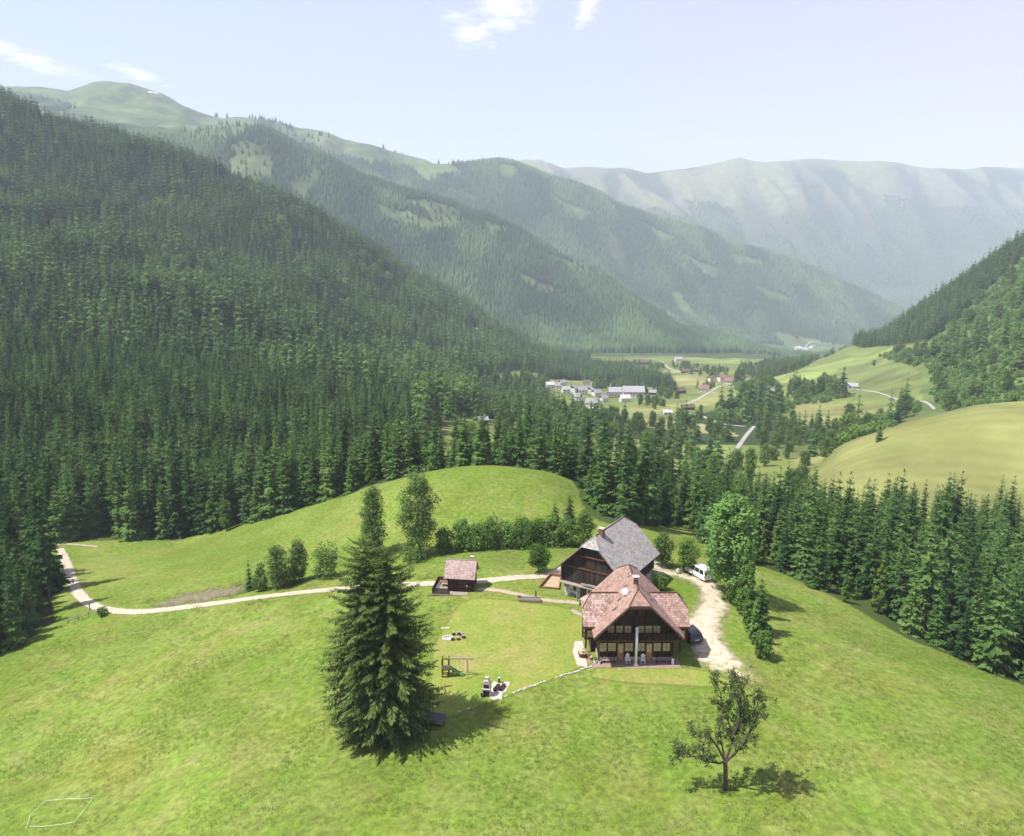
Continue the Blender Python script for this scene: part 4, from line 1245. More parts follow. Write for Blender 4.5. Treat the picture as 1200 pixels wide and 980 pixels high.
def build_farmhouse():
    cx, y0 = 14.9, 84.8
    z0 = h1(cx, y0 + 2)
    root = thing('farmhouse', 'brown timber farmhouse with reddish shingle roof, two side wings and a terrace', 'farmhouse', (cx, y0, z0))
    yf, yb = 0.0, 7.7
    # coordinates below: x across the gable, y away from the viewer, z up
    w = MB()
    w.box(-4.5, 4.5, yf, yb, -1.0, 4.25)
    w.prism([(-4.5, 4.25), (4.5, 4.25), (4.5, 4.6), (1.25, 7.95), (-1.25, 7.95), (-4.5, 4.6)], 'y', yf + .003, yb)
    w.build('wall', M['wood_dark'], root)
    for sx in (-1, 1):
        b = MB()
        b.prism([(2.0, 2.75), (5.9, 2.75), (5.9, 5.0), (5.3, 5.6), (2.6, 5.6), (2.0, 5.0)], 'x', sx * 4.52, sx * 5.95)
        b.build('wing_wall', M['wood_log'], root)
        lw = MB(); lw.box(min(sx * 4.52, sx * 5.15), max(sx * 4.52, sx * 5.15), 2.2, 5.7, -1.0, 2.75); lw.build('wing_wall', M['wood_dark'], root)
        for yy in (1.9, 5.8):
            MB().box(sx * 5.82 - .11, sx * 5.82 + .11, yy - .11, yy + .11, -.9, 2.75).build('post', M['wood_trim'], root)
        br = MB()
        br.box(min(sx * 4.5, sx * 6.1), max(sx * 4.5, sx * 6.1), 1.78, 1.98, 2.62, 2.80); br.build('beam', M['wood_trim'], root)
        ww = MB()
    # main roof (45 degrees), half hips at both ends
    ye, yk = -2.2, 8.8
    def L(s): return [(s * 5.35, ye, 4.15), (s * 1.3, ye, 8.2), (0, -.4, 9.5), (0, 7.0, 9.5), (s * 1.3, yk, 8.2), (s * 5.35, yk, 4.15)]
    roof = roof_mesh('roof', [L(-1), L(1), [(-1.3, ye, 8.2), (1.3, ye, 8.2), (0, -.4, 9.5)], [(-1.3, yk, 8.2), (1.3, yk, 8.2), (0, 7.0, 9.5)]], 0.16, M['roof_red'], root, 0.25)
    rc = MB()
    rc.tube([(0, -.4, 9.52), (0, 7.0, 9.52)], .09, 6)
    for s in (-1, 1):
        rc.tube([(s * 1.3, ye, 8.22), (0, -.4, 9.52)], .07, 6); rc.tube([(s * 1.3, yk, 8.22), (0, 7.0, 9.52)], .07, 6)
    rc.build('ridge_cap', M['wood_trim'], roof)
    vb = MB()
    for s in (-1, 1):
        vb.slab([(s * 5.36, ye - .03, 4.0), (s * 1.31, ye - .03, 8.05), (s * 1.31, ye - .03, 7.82), (s * 5.36, ye - .03, 3.77)], .06)
    vb.box(-1.32, 1.32, ye - .03, ye + .03, 7.8, 8.03)
    vb.build('barge_board', M['wood_trim'], roof)
    vt = MB()
    for (x, y) in ((-2.0, 1.0), (-2.7, -.2), (1.9, .6), (2.5, 1.8), (-1.1, 2.6)):
        s = 1 if x > 0 else -1
        z = 9.5 - abs(x)
        vt.slab([(x - .22, y - .16, z + .22 * s + .07), (x + .22, y - .16, z - .22 * s + .07), (x + .22, y + .16, z - .22 * s + .07), (x - .22, y + .16, z + .22 * s + .07)], .06)
    vt.build('roof_vent', M['darkmetal'], roof)
    # wings
    for s in (-1, 1):
        rz, ry = 7.6, 2.8
        front = [(s * 4.9, -.2, 4.6), (s * 1.9, ry, rz), (s * 5.25, ry, rz), (s * 6.4, 1.41, 6.21), (s * 6.4, -.2, 4.6)]
        back = [(s * 4.9, 5.8, 4.6), (s * 1.9, ry, rz), (s * 5.25, ry, rz), (s * 6.4, 4.19, 6.21), (s * 6.4, 5.8, 4.6)]
        hip = [(s * 5.25, ry, rz), (s * 6.4, 1.41, 6.21), (s * 6.4, 4.19, 6.21)]
        wr = roof_mesh('wing_roof', [front, back, hip], .14, M['roof_red'], root, 1.0 if s < 0 else .45)
        if s < 0: tag(wr, 'left wing roof with a large pale patch of new shingles')
        rc = MB()
        rc.tube([(s * 1.9, ry, rz + .02), (s * 5.25, ry, rz + .02)], .08, 6)
        for yy in (1.41, 4.19): rc.tube([(s * 5.25, ry, rz + .02), (s * 6.4, yy, 6.23)], .06, 6)
        rc.build('ridge_cap', M['wood_trim'], wr)
        gw = MB().prism([(.3, 4.5), (5.3, 4.5), (4.2, 5.85), (1.4, 5.85)], 'x', s * 5.7, s * 5.95)
        gw.build('gable_boards', M['wood_dark'], root)
        eb = MB().box(min(s * 4.95, s * 6.4), max(s * 4.95, s * 6.4), -.24, -.17, 4.33, 4.52)
        eb.build('eave_board', M['wood_trim'], wr)
        bf = MB().box(min(s * 4.5, s * 6.2), max(s * 4.5, s * 6.2), .0, .12, 2.8, 4.45)
        bf.build('wing_front', M['wood_dark'], root)
        window(root, s * 5.5, 3.2, 4.0, .7, .0, 'curtain')
    # ground floor openings
    for x, wd in ((-3.93, .84), (-2.86, .92), (-.80, .94), (.62, .9), (2.60, .84), (3.70, .84)):
        window(root, x, 1.32, 2.38, wd, yf)
    for x in (-1.80, 1.63):
        d = MB().box(x - .36, x + .36, yf - .05, yf - .006, .12, 2.36).build('door', M['wood_door'], root)
        fr = MB(); fr.box(x - .44, x - .36, yf - .08, yf, .1, 2.44); fr.box(x + .36, x + .44, yf - .08, yf, .1, 2.44); fr.box(x - .36, x + .36, yf - .08, yf, 2.36, 2.44)
        fr.build('door_frame', M['wood_trim'], d)
        MB().box(x - .26, x + .26, yf - .062, yf - .052, 1.15, 2.2).build('pane', M['curtain'], d)
        MB().tube([(x + .27, yf - .11, 1.0), (x + .27, yf - .06, 1.0), (x + .17, yf - .11, 1.0)], .018, 5).build('handle', M['darkmetal'], d)
    # upper floor windows and the balcony
    for x in (-3.05, -2.0, -1.0, .55, 1.5, 2.45):
        window(root, x, 3.72, 4.62, .78, yf, 'curtain')
    for x in (-.6, .6): window(root, x, 6.0, 6.7, .5, yf, 'glass')
    fl = MB().box(-4.6, 4.6, -.8, 0.0, 2.98, 3.12)
    for x in (-4.3, -2.2, 0, 2.2, 4.3): fl.box(x - .07, x + .07, -.78, -.02, 2.82, 2.98)
    bal = fl.build('balcony', M['wood_trim'], root)
    rl = MB()
    for i in range(46):
        x = -4.55 + i * 9.1 / 45
        rl.box(x - .075, x + .075, -.8, -.77, 3.16, 3.94)
    rl.box(-4.6, 4.6, -.84, -.74, 3.95, 4.03); rl.box(-4.6, 4.6, -.82, -.75, 3.2, 3.26)
    for s in (-1, 1): rl.box(s * 4.57 - .03, s * 4.57 + .03, -.74, -.01, 3.16, 4.0)
    rl.build('balcony_railing', M['wood_dark'], bal)
    fb = MB()
    for i in range(24):
        x = random.uniform(-1, 1) * 4.2
        fb.lathe([(.02, 3.98), (.14, 4.04), (.12, 4.14), (.01, 4.2)], 6, (x, -.86))
    for x in (-4.5, 4.5):
        MB().box(x - .1, x + .1, -.74, -.54, .1, 2.98).build('post', M['wood_trim'], root)
        MB().slab([(x - .05, -2.1, 5.0 - .1), (x + .05, -2.1, 4.9), (x + .05, -.02, 3.3), (x - .05, -.02, 3.3)], .12).build('brace', M['wood_trim'], root)
    base = MB().box(-4.56, 4.56, -.03, 7.75, -1.0, .55)
    base.build('stone_footing', M['mortar'], root)
    # stacks on the roof
    ch = MB(); ch.box(-.26, .26, 1.3, 1.8, 8.6, 10.0).build('chimney', M['brick'], root)
    ck = [o for o in root.children if o.name.startswith('chimney')][-1]
    c2 = MB(); c2.box(-.36, .36, 1.2, 1.9, 10.003, 10.09)
    for s in (-1, 1): c2.box(s * .22 - .05, s * .22 + .05, 1.3, 1.8, 10.09, 10.22)
    c2.box(-.4, .4, 1.16, 1.94, 10.22, 10.29); c2.build('chimney_cap', M['mortar'], ck)
    MB().tube([(-.55, 4.0, 8.6), (-.55, 4.0, 9.75)], .1, 8).lathe([(.16, 9.75), (.16, 9.8), (.02, 9.95)], 8, (-.55, 4.0)).build('vent_pipe', M['mortar'], root)
    # white dish on the left slope
    dm = Matrix.Translation((-1.45, .75, 8.75)) @ Matrix.Rotation(R(62), 4, 'X')
    MB().lathe([(.02, -.14), (.25, -.09), (.42, 0.02), (.43, .04), (.25, -.05), (.02, -.1)], 16, (0, 0), dm).tube([(-1.45, .95, 7.9), (-1.45, .9, 8.7)], .03, 5).build('satellite_dish', M['white'], root)
    return root, z0

def build_terrace():
    cx, y0 = 14.9, 84.8
    z0 = h1(cx, y0 + 2)
    t = MB().prism([(cx - 5.9, y0 - 1.75), (cx + 5.2, y0 - 1.75), (cx + 5.2, y0 + .4), (cx - 5.9, y0 + .4)], 'z', z0 - .9, z0 + .11)
    tag(t.build('terrace', M['terrace'], bevel=.03), None, None, None, 'structure')
    t = MB().prism([(cx - 7.1, y0 - 1.3), (cx - 5.905, y0 - 1.7), (cx - 5.905, y0 + 4.6), (cx - 6.9, y0 + 4.6), (cx - 7.4, y0 + 2)], 'z', z0 - .9, max(z0 + .12, h1(cx - 6.6, y0 - .5) + .10, h1(cx - 6.6, y0 + 3) + .10))
    tag(t.build('pavement', M['paleslab'], bevel=.03), None, None, None, 'structure')
    st = MB().box(cx - 5.9, cx + 5.2, y0 - 1.83, y0 - 1.755, z0 - .9, z0 + .07)
    tag(st.build('kerb', M['paleslab']), None, None, None, 'structure')
    return z0 + .11

def build_bench(loc, rz, label, group=None, ln=1.7):
    t = thing('garden_bench', label, 'bench', loc, rz, group)
    s = MB()
    for k in range(3): s.box(-ln / 2, ln / 2, -.22 + k * .15, -.09 + k * .15, .42, .46)
    s.build('seat', M['wood_grey'], t)
    b = MB()
    for k in range(2): b.box(-ln / 2, ln / 2, .255, .285, .56 + k * .16, .69 + k * .16)
    b.build('backrest', M['wood_dark'], t)
    for x in (-ln / 2 + .12, ln / 2 - .12):
        MB().box(x - .04, x + .04, -.2, -.12, 0, .42).build('leg', M['wood_dark'], t)
        MB().box(x - .04, x + .04, .17, .25, 0, .9).build('leg', M['wood_dark'], t)
    return t

def build_chair(loc, rz, label):
    t = thing('garden_chair', label, 'chair', loc, rz)
    MB().box(-.25, .25, -.25, .23, .42, .46).build('seat', M['white'], t, bevel=.01)
    b = MB()
    for x in (-.2, -.1, 0, .1, .2): b.box(x - .035, x + .035, .21, .235, .5, .88)
    b.box(-.26, .26, .2, .245, .88, .95); b.prism([(-.26, .951), (.26, .951), (0, 1.16)], 'y', .2, .24)
    b.build('backrest', M['white'], t)
    for x in (-.22, .22):
        MB().box(x - .025, x + .025, -.24, -.19, 0, .42).build('leg', M['white'], t)
        MB().box(x - .025, x + .025, .19, .24, 0, .42).build('leg', M['white'], t)
        MB().box(x - .03, x + .03, -.24, .2, .64, .68).box(x - .02, x + .02, -.22, -.18, .46, .64).build('armrest', M['white'], t)
    return t

def build_house_things(zt):
    cx, y0 = 14.9, 84.8
    t = thing('white_pole', 'thick white pole standing on the terrace before the farmhouse gable', 'pole', (cx - .1, y0 - 1.1, zt))
    MB().lathe([(.16, .12), (.16, 4.7)], 12).build('shaft', M['white'], t, True)
    MB().lathe([(.30, 0), (.30, .06), (.2, .12)], 12).build('foot', M['white'], t)
    MB().lathe([(.19, 4.702), (.19, 4.78), (.03, 4.9)], 12).build('cap', M['white'], t)
    build_bench((cx - 3.35, y0 - .55, zt), 0, 'dark bench on the terrace left of the white pole, beside two small white pots', ln=1.8)
    build_bench((cx + 3.3, y0 - .55, zt), 0, 'dark bench on the terrace right of the white pole, beside a white post', ln=1.9)
    build_chair((cx - .98, y0 - .62, zt), R(8), 'white garden chair just left of the white pole')
    build_chair((cx + .82, y0 - .72, zt), R(-6), 'white garden chair just right of the white pole')
    t = thing('boundary_post', 'short white post at the right end of the farmhouse terrace', 'post', (cx + 4.35, y0 - .9, zt))
    MB().lathe([(.16, 0), (.15, .5), (.13, .6)], 10).build('shaft', M['white'], t); MB().lathe([(.17, .602), (.12, .68), (.02, .72)], 10).build('cap', M['white'], t)
    for i, (dx, dy, sc, lb) in enumerate(((-4.45, -.85, 1, 'small white flower pot beside the left terrace bench'), (-4.9, -.6, 1.25, 'larger white flower pot at the left end of the terrace'))):
        t = thing('flower_pot', lb, 'flower pot', (cx + dx, y0 + dy, zt)); t.scale = (sc, sc, sc)
        MB().lathe([(.12, 0), (.18, .3), (.2, .32), (.17, .32), (.16, .28), (.01, .27)], 12).build('pot', M['white'], t)
        tb = TB(); clump_leaves(tb, np.random.default_rng(i), (0, 0, .42), (.2, .2, .16), 90, .1); link('plant', tb.mesh('plant'), M['leaf'], t)
    t = thing('flower_tub', 'wide tub of cream flowers at the farmhouse left corner', 'flower tub', (cx - 6.3, y0 + .75, zt - .02))
    MB().lathe([(.40, 0), (.52, .45), (.54, .55), (.46, .55), (.44, .5), (.01, .48)], 14).build('tub', M['wood_trim'], t)
    tb = TB(); g = np.random.default_rng(5); clump_leaves(tb, g, (0, 0, .78), (.6, .6, .36), 420, .15); link('blossom', tb.mesh('blossom'), M['flower'], t)
    tb = TB(); clump_leaves(tb, g, (0, 0, .66), (.52, .52, .26), 220, .16); link('leaves', tb.mesh('leaves'), M['leaf'], t)
    t = thing('garden_chair', 'faded pink chair beside the flower tub at the farmhouse corner', 'chair', (cx - 5.45, y0 + .1, zt), R(70))
    MB().box(-.24, .24, -.24, .22, .40, .45).build('seat', M['pink'], t); MB().box(-.24, .24, .2, .24, .45, .92).build('backrest', M['pink'], t)
    for x in (-.2, .2):
        for y in (-.2, .19): MB().box(x - .02, x + .02, y - .02, y + .02, 0, .4).build('leg', M['pink'], t)

# ------------------------------------------------------------------ barn
def build_barn():
    """gable front toward the viewer's left; local x across the gable, y along the ridge"""
    o = Vector((10.75, 100.15)); d = Vector((.537, .844)).normalized()
    rz = math.atan2(d.y, d.x) - PI / 2
    z0 = h1(o.x + d.x * 5, o.y + d.y * 5)
    zf = h1(6.9, 101.7)
    t = thing('barn', 'big dark timber barn with grey shingle roof on a whitewashed stone base', 'barn', (o.x, o.y, 0), rz)
    hw, yA, yB = 4.75, .75, 12.1
    MB().box(-hw + .25, hw - .2, yA + .3, yB - .2, zf - 2.0, 2.15).build('stone_base', M['whitewash'], t)
    w = MB().box(-hw, hw, yA, yB, 2.152, 4.7)
    w.build('wall', M['wood_barn'], t)
    MB().prism([(-hw, 4.702), (hw, 4.702), (1.15, 8.3), (-1.15, 8.3)], 'y', yA + .004, yB - .004).build('gable', M['wood_barn'], t)
    tr = MB()
    tr.box(-hw - .04, hw + .04, yA - .1, yA - .003, 4.55, 4.78); tr.box(-3.0, 3.0, yA - .14, yA - .003, 6.55, 6.75); tr.box(-hw - .06, hw + .06, yA - .12, yA - .002, 2.1, 2.34)
    tr.box(-2.9, 2.9, yA - .3, yA - .14, 6.58, 6.66)
    for x in (-hw, hw): tr.box(x - .12, x + .12, yA - .06, yA - .001, 2.34, 4.55)
    tr.build('beam', M['wood_trim'], t)
    d1 = MB().box(-.55, .55, yA - .05, yA - .004, 4.79, 6.3); d1.build('hatch', M['wood_log'], t)
    tr2 = MB()
    for x in (-3.2, -1.5, 1.6, 3.1): tr2.box(x - .05, x + .05, yA - .07, yA - .004, 4.8, 5.1)
    # openings in the stone base
    for x, wd, za, zb in ((-2.6, .6, .9, 1.6), (-1.35, .8, .2, 1.5), (1.0, .9, -.2, 1.7)):
        f = MB().box(x - wd / 2, x + wd / 2, yA + .28, yA + .297, za, zb).build('opening', M['glass'], t)
        fr = MB(); fr.box(x - wd / 2 - .1, x - wd / 2, yA + .24, yA + .299, za, zb + .1); fr.box(x + wd / 2, x + wd / 2 + .1, yA + .24, yA + .299, za, zb + .1); fr.box(x - wd / 2, x + wd / 2, yA + .24, yA + .299, zb, zb + .1)
        fr.build('frame', M['wood_trim'], f)
    # poles laid on the ledge
    lg = MB()
    g = random.Random(4)
    for k in range(16):
        y = yA - .22 - g.random() * .5; z = 2.36 + g.random() * .35
        x = g.uniform(-1.6, .6); lg.tube([(x, y, z), (x + g.uniform(2.2, 3.4), y + g.uniform(-.1, .1), z + g.uniform(-.08, .1))], .05 + g.random() * .03, 6)
    lg.box(-hw, hw - .1, yA - .85, yA - .125, 2.2, 2.3)
    for x in (-1.8, -.2, 1.6, 3.2): lg.box(x - .06, x + .06, yA - .83, yA - .7, 0, 2.2)
    lg.build('pole_rack', M['wood_grey'], t)
    E, K = 5.35, 12.8
    def sl(s): return [(s * E, 0, 4.3), (s * 1.45, 0, 8.2), (0, 1.63, 9.65), (0, 10.9, 9.65), (s * 1.45, K, 8.2), (s * E, K, 4.3)]
    rf = roof_mesh('roof', [sl(-1), sl(1), [(-1.45, 0, 8.2), (1.45, 0, 8.2), (0, 1.63, 9.65)], [(-1.45, K, 8.2), (1.45, K, 8.2), (0, 10.9, 9.65)]], .15, M['roof_grey'], t)
    rc = MB().tube([(0, 1.63, 9.67), (0, 10.9, 9.67)], .09, 6)
    for s in (-1, 1): rc.tube([(s * 1.45, 0, 8.22), (0, 1.63, 9.67)], .07, 6); rc.tube([(s * 1.45, K, 8.22), (0, 10.9, 9.67)], .07, 6)
    rc.build('ridge_cap', M['wood_grey'], rf)
    vb = MB()
    for s in (-1, 1): vb.slab([(s * 5.36, -.03, 4.14), (s * 1.46, -.03, 8.04), (s * 1.46, -.03, 7.84), (s * 5.36, -.03, 3.94)], .06)
    vb.build('barge_board', M['wood_trim'], rf)
    c = MB().box(-.05, .65, 2.7, 3.3, 8.4, 10.3).build('chimney', M['brick'], t)
    MB().box(-.13, .73, 2.62, 3.38, 10.303, 10.4).build('chimney_cap', M['mortar'], c)
    return t

# ------------------------------------------------------------------ small hut
def build_hut():
    p = hit(541, 694)
    t = thing('log_hut', 'small dark log hut with a steep shingle roof beside the gravel road', 'hut', (p.x, p.y + 1.5, p.z + .1), R(-7))
    hw, hd = 1.75, 1.5
    MB().box(-hw, hw, -hd, hd, -.6, 2.35).build('wall', M['wood_log'], t)
    for s in (-1, 1):
        MB().prism([(-hd, 2.352), (hd, 2.352), (0, 4.0)], 'x', s * hw - (0 if s < 0 else .12), s * hw + (.12 if s < 0 else 0)).build('gable', M['wood_dark'], t)
    rf = roof_mesh('roof', [[(-2.35, -2.05, 2.15), (2.25, -2.05, 2.15), (2.25, 0, 4.3), (-2.35, 0, 4.3)], [(-2.35, 2.05, 2.15), (2.25, 2.05, 2.15), (2.25, 0, 4.3), (-2.35, 0, 4.3)]], .12, M['roof_hut'], t)
    MB().tube([(-2.36, 0, 4.32), (2.26, 0, 4.32)], .07, 6).build('ridge_cap', M['wood_grey'], rf)
    ch = MB().box(1.25, 1.7, .1, .5, 3.6, 4.75).build('chimney', M['mortar'], t)
    MB().box(1.2, 1.75, .05, .55, 4.752, 4.82).build('chimney_cap', M['stone'], ch)
    cn = MB()
    for sx in (-1, 1):
        for sy in (-1, 1):
            for k in range(8): cn.box(sx * (hw + .02) - .12, sx * (hw + .02) + .12, sy * (hd + .02) - .12, sy * (hd + .02) + .12, .02 + k * .29, .2 + k * .29)
    cn.build('corner_logs', M['wood_dark'], t)
    window(t, .35, 1.0, 1.55, .55, -hd - .002, 'glass')
    d = MB().box(-1.25, -.5, -hd - .06, -hd - .004, -.05, 1.8).build('door', M['wood_dark'], t)
    MB().tube([(-.6, -hd - .12, .9), (-.6, -hd - .06, .9)], .02, 5).build('handle', M['darkmetal'], d)
    MB().lathe([(.01, 0), (.12, .06), (.13, .1), (.1, .16), (.01, .2)], 10, (0, 0), Matrix.Translation((1.0, -hd - .12, 1.0)) @ Matrix.Rotation(R(90), 4, 'X')).build('wall_lamp', M['white'], t)
    dk = MB().box(-hw - 2.2, hw + .2, -hd - 1.2, -hd - .01, -.25, -.02); dk.box(-hw - 2.2, -hw - .02, -hd - .01, hd, -.25, -.02)
    for x in (-3.8, -2.0, 0, 1.6): dk.box(x - .08, x + .08, -hd - 1.1, -hd - .95, -1.2, -.25)
    dk.build('deck', M['wood_grey'], t)
    r = MB()
    for (xa, ya, xb, yb) in ((-3.9, -hd - 1.15, -3.9, hd - .05), (-3.9, -hd - 1.15, -1.4, -hd - 1.15), (-3.9, hd - .05, -1.8, hd - .05)):
        n = int(math.hypot(xb - xa, yb - ya) / .16)
        for k in range(n + 1):
            x, y = xa + (xb - xa) * k / n, ya + (yb - ya) * k / n
            r.box(x - .07, x + .07, y - .02, y + .02, -.02, .78)
        r.box(min(xa, xb) - .05, max(xa, xb) + .05, min(ya, yb) - .05, max(ya, yb) + .05, .78, .85)
    r.build('railing', M['wood_dark'], t)
    s = MB()
    for k in range(3): s.box(hw + .22 + k * .5, hw + .72 + k * .5, -1.6, .4, -.6 - k * .1, -.12 - k * .13)
    s.build('steps', M['stone'], t)
    # table on the deck
    tt = thing('garden_table', 'low pale table standing on the deck of the log hut', 'table', (0, 0, 0))
    Mx = t.matrix_basis.copy()
    q = Matrix.Translation(t.location) @ Matrix.Rotation(R(-7), 4, 'Z') @ Vector((-2.7, .2, -.02))
    tt.location = q; tt.rotation_euler = (0, 0, R(-7))
    MB().box(-.75, .75, -.4, .4, .68, .73).build('top', M['wood_light'], tt)
    for x in (-.65, .65):
        for y in (-.32, .32): MB().box(x - .04, x + .04, y - .04, y + .04, 0, .68).build('leg', M['wood_grey'], tt)
    return t
# ------------------------------------------------------------------ draped sheets (roads, lawn, paths)
def drape(name, mat, sdf, bounds, res, off, margin, extra=None, kind='structure'):
    x0, x1, y0, y1 = bounds
    nx, ny = int((x1 - x0) / res) + 1, int((y1 - y0) / res) + 1
    X, Y = np.meshgrid(np.linspace(x0, x1, nx), np.linspace(y0, y1, ny))
    s = sdf(X.ravel(), Y.ravel()).reshape(X.shape)
    keep = (s > -margin)
    cell = keep[:-1, :-1] | keep[1:, :-1] | keep[:-1, 1:] | keep[1:, 1:]
    idx = np.arange(nx * ny).reshape(ny, nx)
    f = np.stack([idx[:-1, :-1][cell], idx[:-1, 1:][cell], idx[1:, 1:][cell], idx[1:, :-1][cell]], -1)
    used = np.unique(f); rem = np.full(nx * ny, -1); rem[used] = np.arange(len(used))
    x, y = X.ravel()[used], Y.ravel()[used]
    z = H(x, y) + off
    at = {'sd': s.ravel()[used]}
    if extra is not None: at['weed'] = extra(x, y)
    me = mesh_np(name, np.stack([x, y, z], 1), rem[f], True, at)
    o = link(name, me, mat)
    return tag(o, None, None, None, kind)

def poly_sdf(pts):
    def f(x, y):
        d, _, _ = dist_polyline(x, y, pts, True)
        return np.where(in_poly(x, y, pts), d, -d)
    return f

def line_sdf(pts, w):
    def f(x, y):
        d, _, _ = dist_polyline(x, y, pts)
        return w / 2 - d
    return f

def smooth_line(pts, n=6):
    P = [Vector((p[0], p[1], 0)) for p in pts]
    out = []
    for i in range(len(P) - 1):
        p0, p1, p2, p3 = P[max(i - 1, 0)], P[i], P[i + 1], P[min(i + 2, len(P) - 1)]
        for k in range(n):
            t = k / n
            q = 0.5 * ((2 * p1) + (p2 - p0) * t + (2 * p0 - 5 * p1 + 4 * p2 - p3) * t * t + (3 * p1 - p0 - 3 * p2 + p3) * t ** 3)
            out.append((q.x, q.y))
    out.append(tuple(pts[-1][:2]))
    return out

def bnd(pts, m):
    xs = [p[0] for p in pts]; ys = [p[1] for p in pts]
    return min(xs) - m, max(xs) + m, min(ys) - m, max(ys) + m

ROAD_PX = [(70, 644), (78, 660), (85, 682), (94, 698), (110, 710), (135, 716), (170, 717), (215, 712), (270, 705), (330, 697), (400, 690), (460, 686), (515, 684), (565, 681), (605, 677), (650, 672)]
ROAD = smooth_line([hit2(*p) for p in ROAD_PX] + [(14.0, 122.0), (21.5, 117.5), (23.5, 112.5)])
DRIVE = [hit2(*p) for p in ((767, 667), (785, 669), (809, 675), (832, 679), (840, 687), (846, 699), (855, 711), (848, 721), (843, 736), (845, 750), (852, 758), (860, 770), (876, 783), (891, 794), (898, 803), (870, 804), (845, 792), (830, 784), (817, 772), (811, 756), (803, 740), (804, 730), (812, 718), (821, 706), (821, 692), (811, 682), (788, 675), (767, 673))]
FOOT = smooth_line([hit2(*p) for p in ((562, 691), (580, 692), (607, 697), (624, 701), (642, 704), (667, 706), (682, 708))])
FOOT2 = smooth_line([hit2(*p) for p in ((672, 716), (682, 722), (690, 724))])
SOIL = [hit2(*p) for p in ((176, 711), (190, 705), (207, 702), (214, 697), (232, 695), (246, 690), (262, 690), (284, 686.5), (290, 691), (272, 699), (258, 700), (240, 705.5), (222, 705), (206, 710))]
LAWN = [hit2(*p) for p in ((556, 701), (600, 704), (650, 710), (682, 717), (689, 735), (690, 762), (694, 778), (640, 799), (592, 817), (556, 830), (520, 843), (503, 846), (504, 800), (507, 760), (519, 738), (538, 708))]
STRIP = [hit2(*p) for p in ((697, 783), (800, 783), (826, 786), (868, 802), (850, 806), (780, 803), (720, 799), (692, 794))]
TRACK = smooth_line([hit2(*p) for p in ((66, 638), (84, 638), (104, 640), (113, 641))])

def build_sheets():
    drape('gravel_road', M['road'], line_sdf(ROAD, 2.0), bnd(ROAD, 3), .45, .05, .7)
    def weed(x, y):
        d, _, _ = dist_polyline(x, y, DRIVE, True)
        lower = sstep(86, 78, y)
        return .10 * sstep(2.2, 0, d) + .27 * lower
    drape('driveway', M['drive'], poly_sdf(DRIVE), bnd(DRIVE, 3), .4, .055, 1.2, weed)
    drape('lawn', M['lawn'], poly_sdf(LAWN), bnd(LAWN, 2), .45, .03, .9)
    drape('lawn', M['lawn'], poly_sdf(STRIP), bnd(STRIP, 2), .4, .032, .9)
    drape('footpath', M['path'], line_sdf(FOOT, 1.15), bnd(FOOT, 2), .35, .06, .8, lambda x, y: np.full(len(x), .02))
    drape('footpath', M['path'], line_sdf(FOOT2, 1.0), bnd(FOOT2, 2), .35, .062, .8, lambda x, y: np.full(len(x), .1))
    drape('bare_ground', M['soil'], poly_sdf(SOIL), bnd(SOIL, 3), .45, .045, 1.6, lambda x, y: np.full(len(x), .05))
    drape('forest_track', M['path'], line_sdf(TRACK, 1.1), bnd(TRACK, 3), .5, .07, .8, lambda x, y: np.full(len(x), .05))

# ------------------------------------------------------------------ yard things
def at(u, v, dz=0.0):
    p = hit(u, v); return Vector((p.x, p.y, p.z + dz))

def height_to(p, vtop):
    _, e = sight(600 + (p.x / p.y) * 900, vtop)
    return CAM_H + e * p.y - p.z

def m_per_px(p):
    return (p.y * CP - (p.z - CAM_H) * SP) / FPX

def build_sandpit():
    q = [at(633, 689), at(655, 691), at(657, 677.5), at(645, 676)]
    c = sum(q, Vector()) / 4
    z = max(p.z for p in q) - .1
    t = thing('sandpit', 'square sandpit with orange board sides beside the barn', 'sandpit', (c.x, c.y, z))
    P = [(p.x - c.x, p.y - c.y) for p in q]
    MB().prism(P, 'z', -.6, .12).build('sand', M['sand'], t)
    for i in range(4):
        a, b = Vector(P[i]), Vector(P[(i + 1) % 4])
        d = (b - a).normalized(); n = Vector((d.y, -d.x)) * .07
        hgt = .5 if i in (2, 3) else .32
        MB().prism([a - n - d * .08, b - n + d * .08, b + n + d * .08, a + n - d * .08], 'z', -.6, hgt + .004 * i).build('board', M['wood_light'], t)

def build_trough():
    p = at(621, 705)
    t = thing('log_trough', 'long hollowed log water trough on the lawn beside the footpath', 'trough', p, R(-4))
    MB().prism([(-.38, .0), (.38, 0), (.42, .35), (.36, .62), (.26, .62), (.2, .3), (-.2, .3), (-.26, .62), (-.36, .62), (-.42, .35)], 'x', -1.55, 1.55).build('log', M['wood_grey'], t)
    MB().box(-1.5, 1.5, -.21, .21, .31, .45).build('water', M['glass'], t)
    for x in (-1.1, 1.1): MB().box(x - .14, x + .14, -.45, .45, -.25, .02).build('foot', M['wood_dark'], t)
    s = MB().box(.72, .9, .45, .62, -.2, 1.35); s.tube([(.81, .45, 1.05), (.81, 0.1, 1.0), (.81, .08, .92)], .035, 6); s.build('spout_post', M['wood_trim'], t)
    MB().box(-1.75, -1.3, -.2, .2, .62, .8).build('end_block', M['wood_trim'], t)

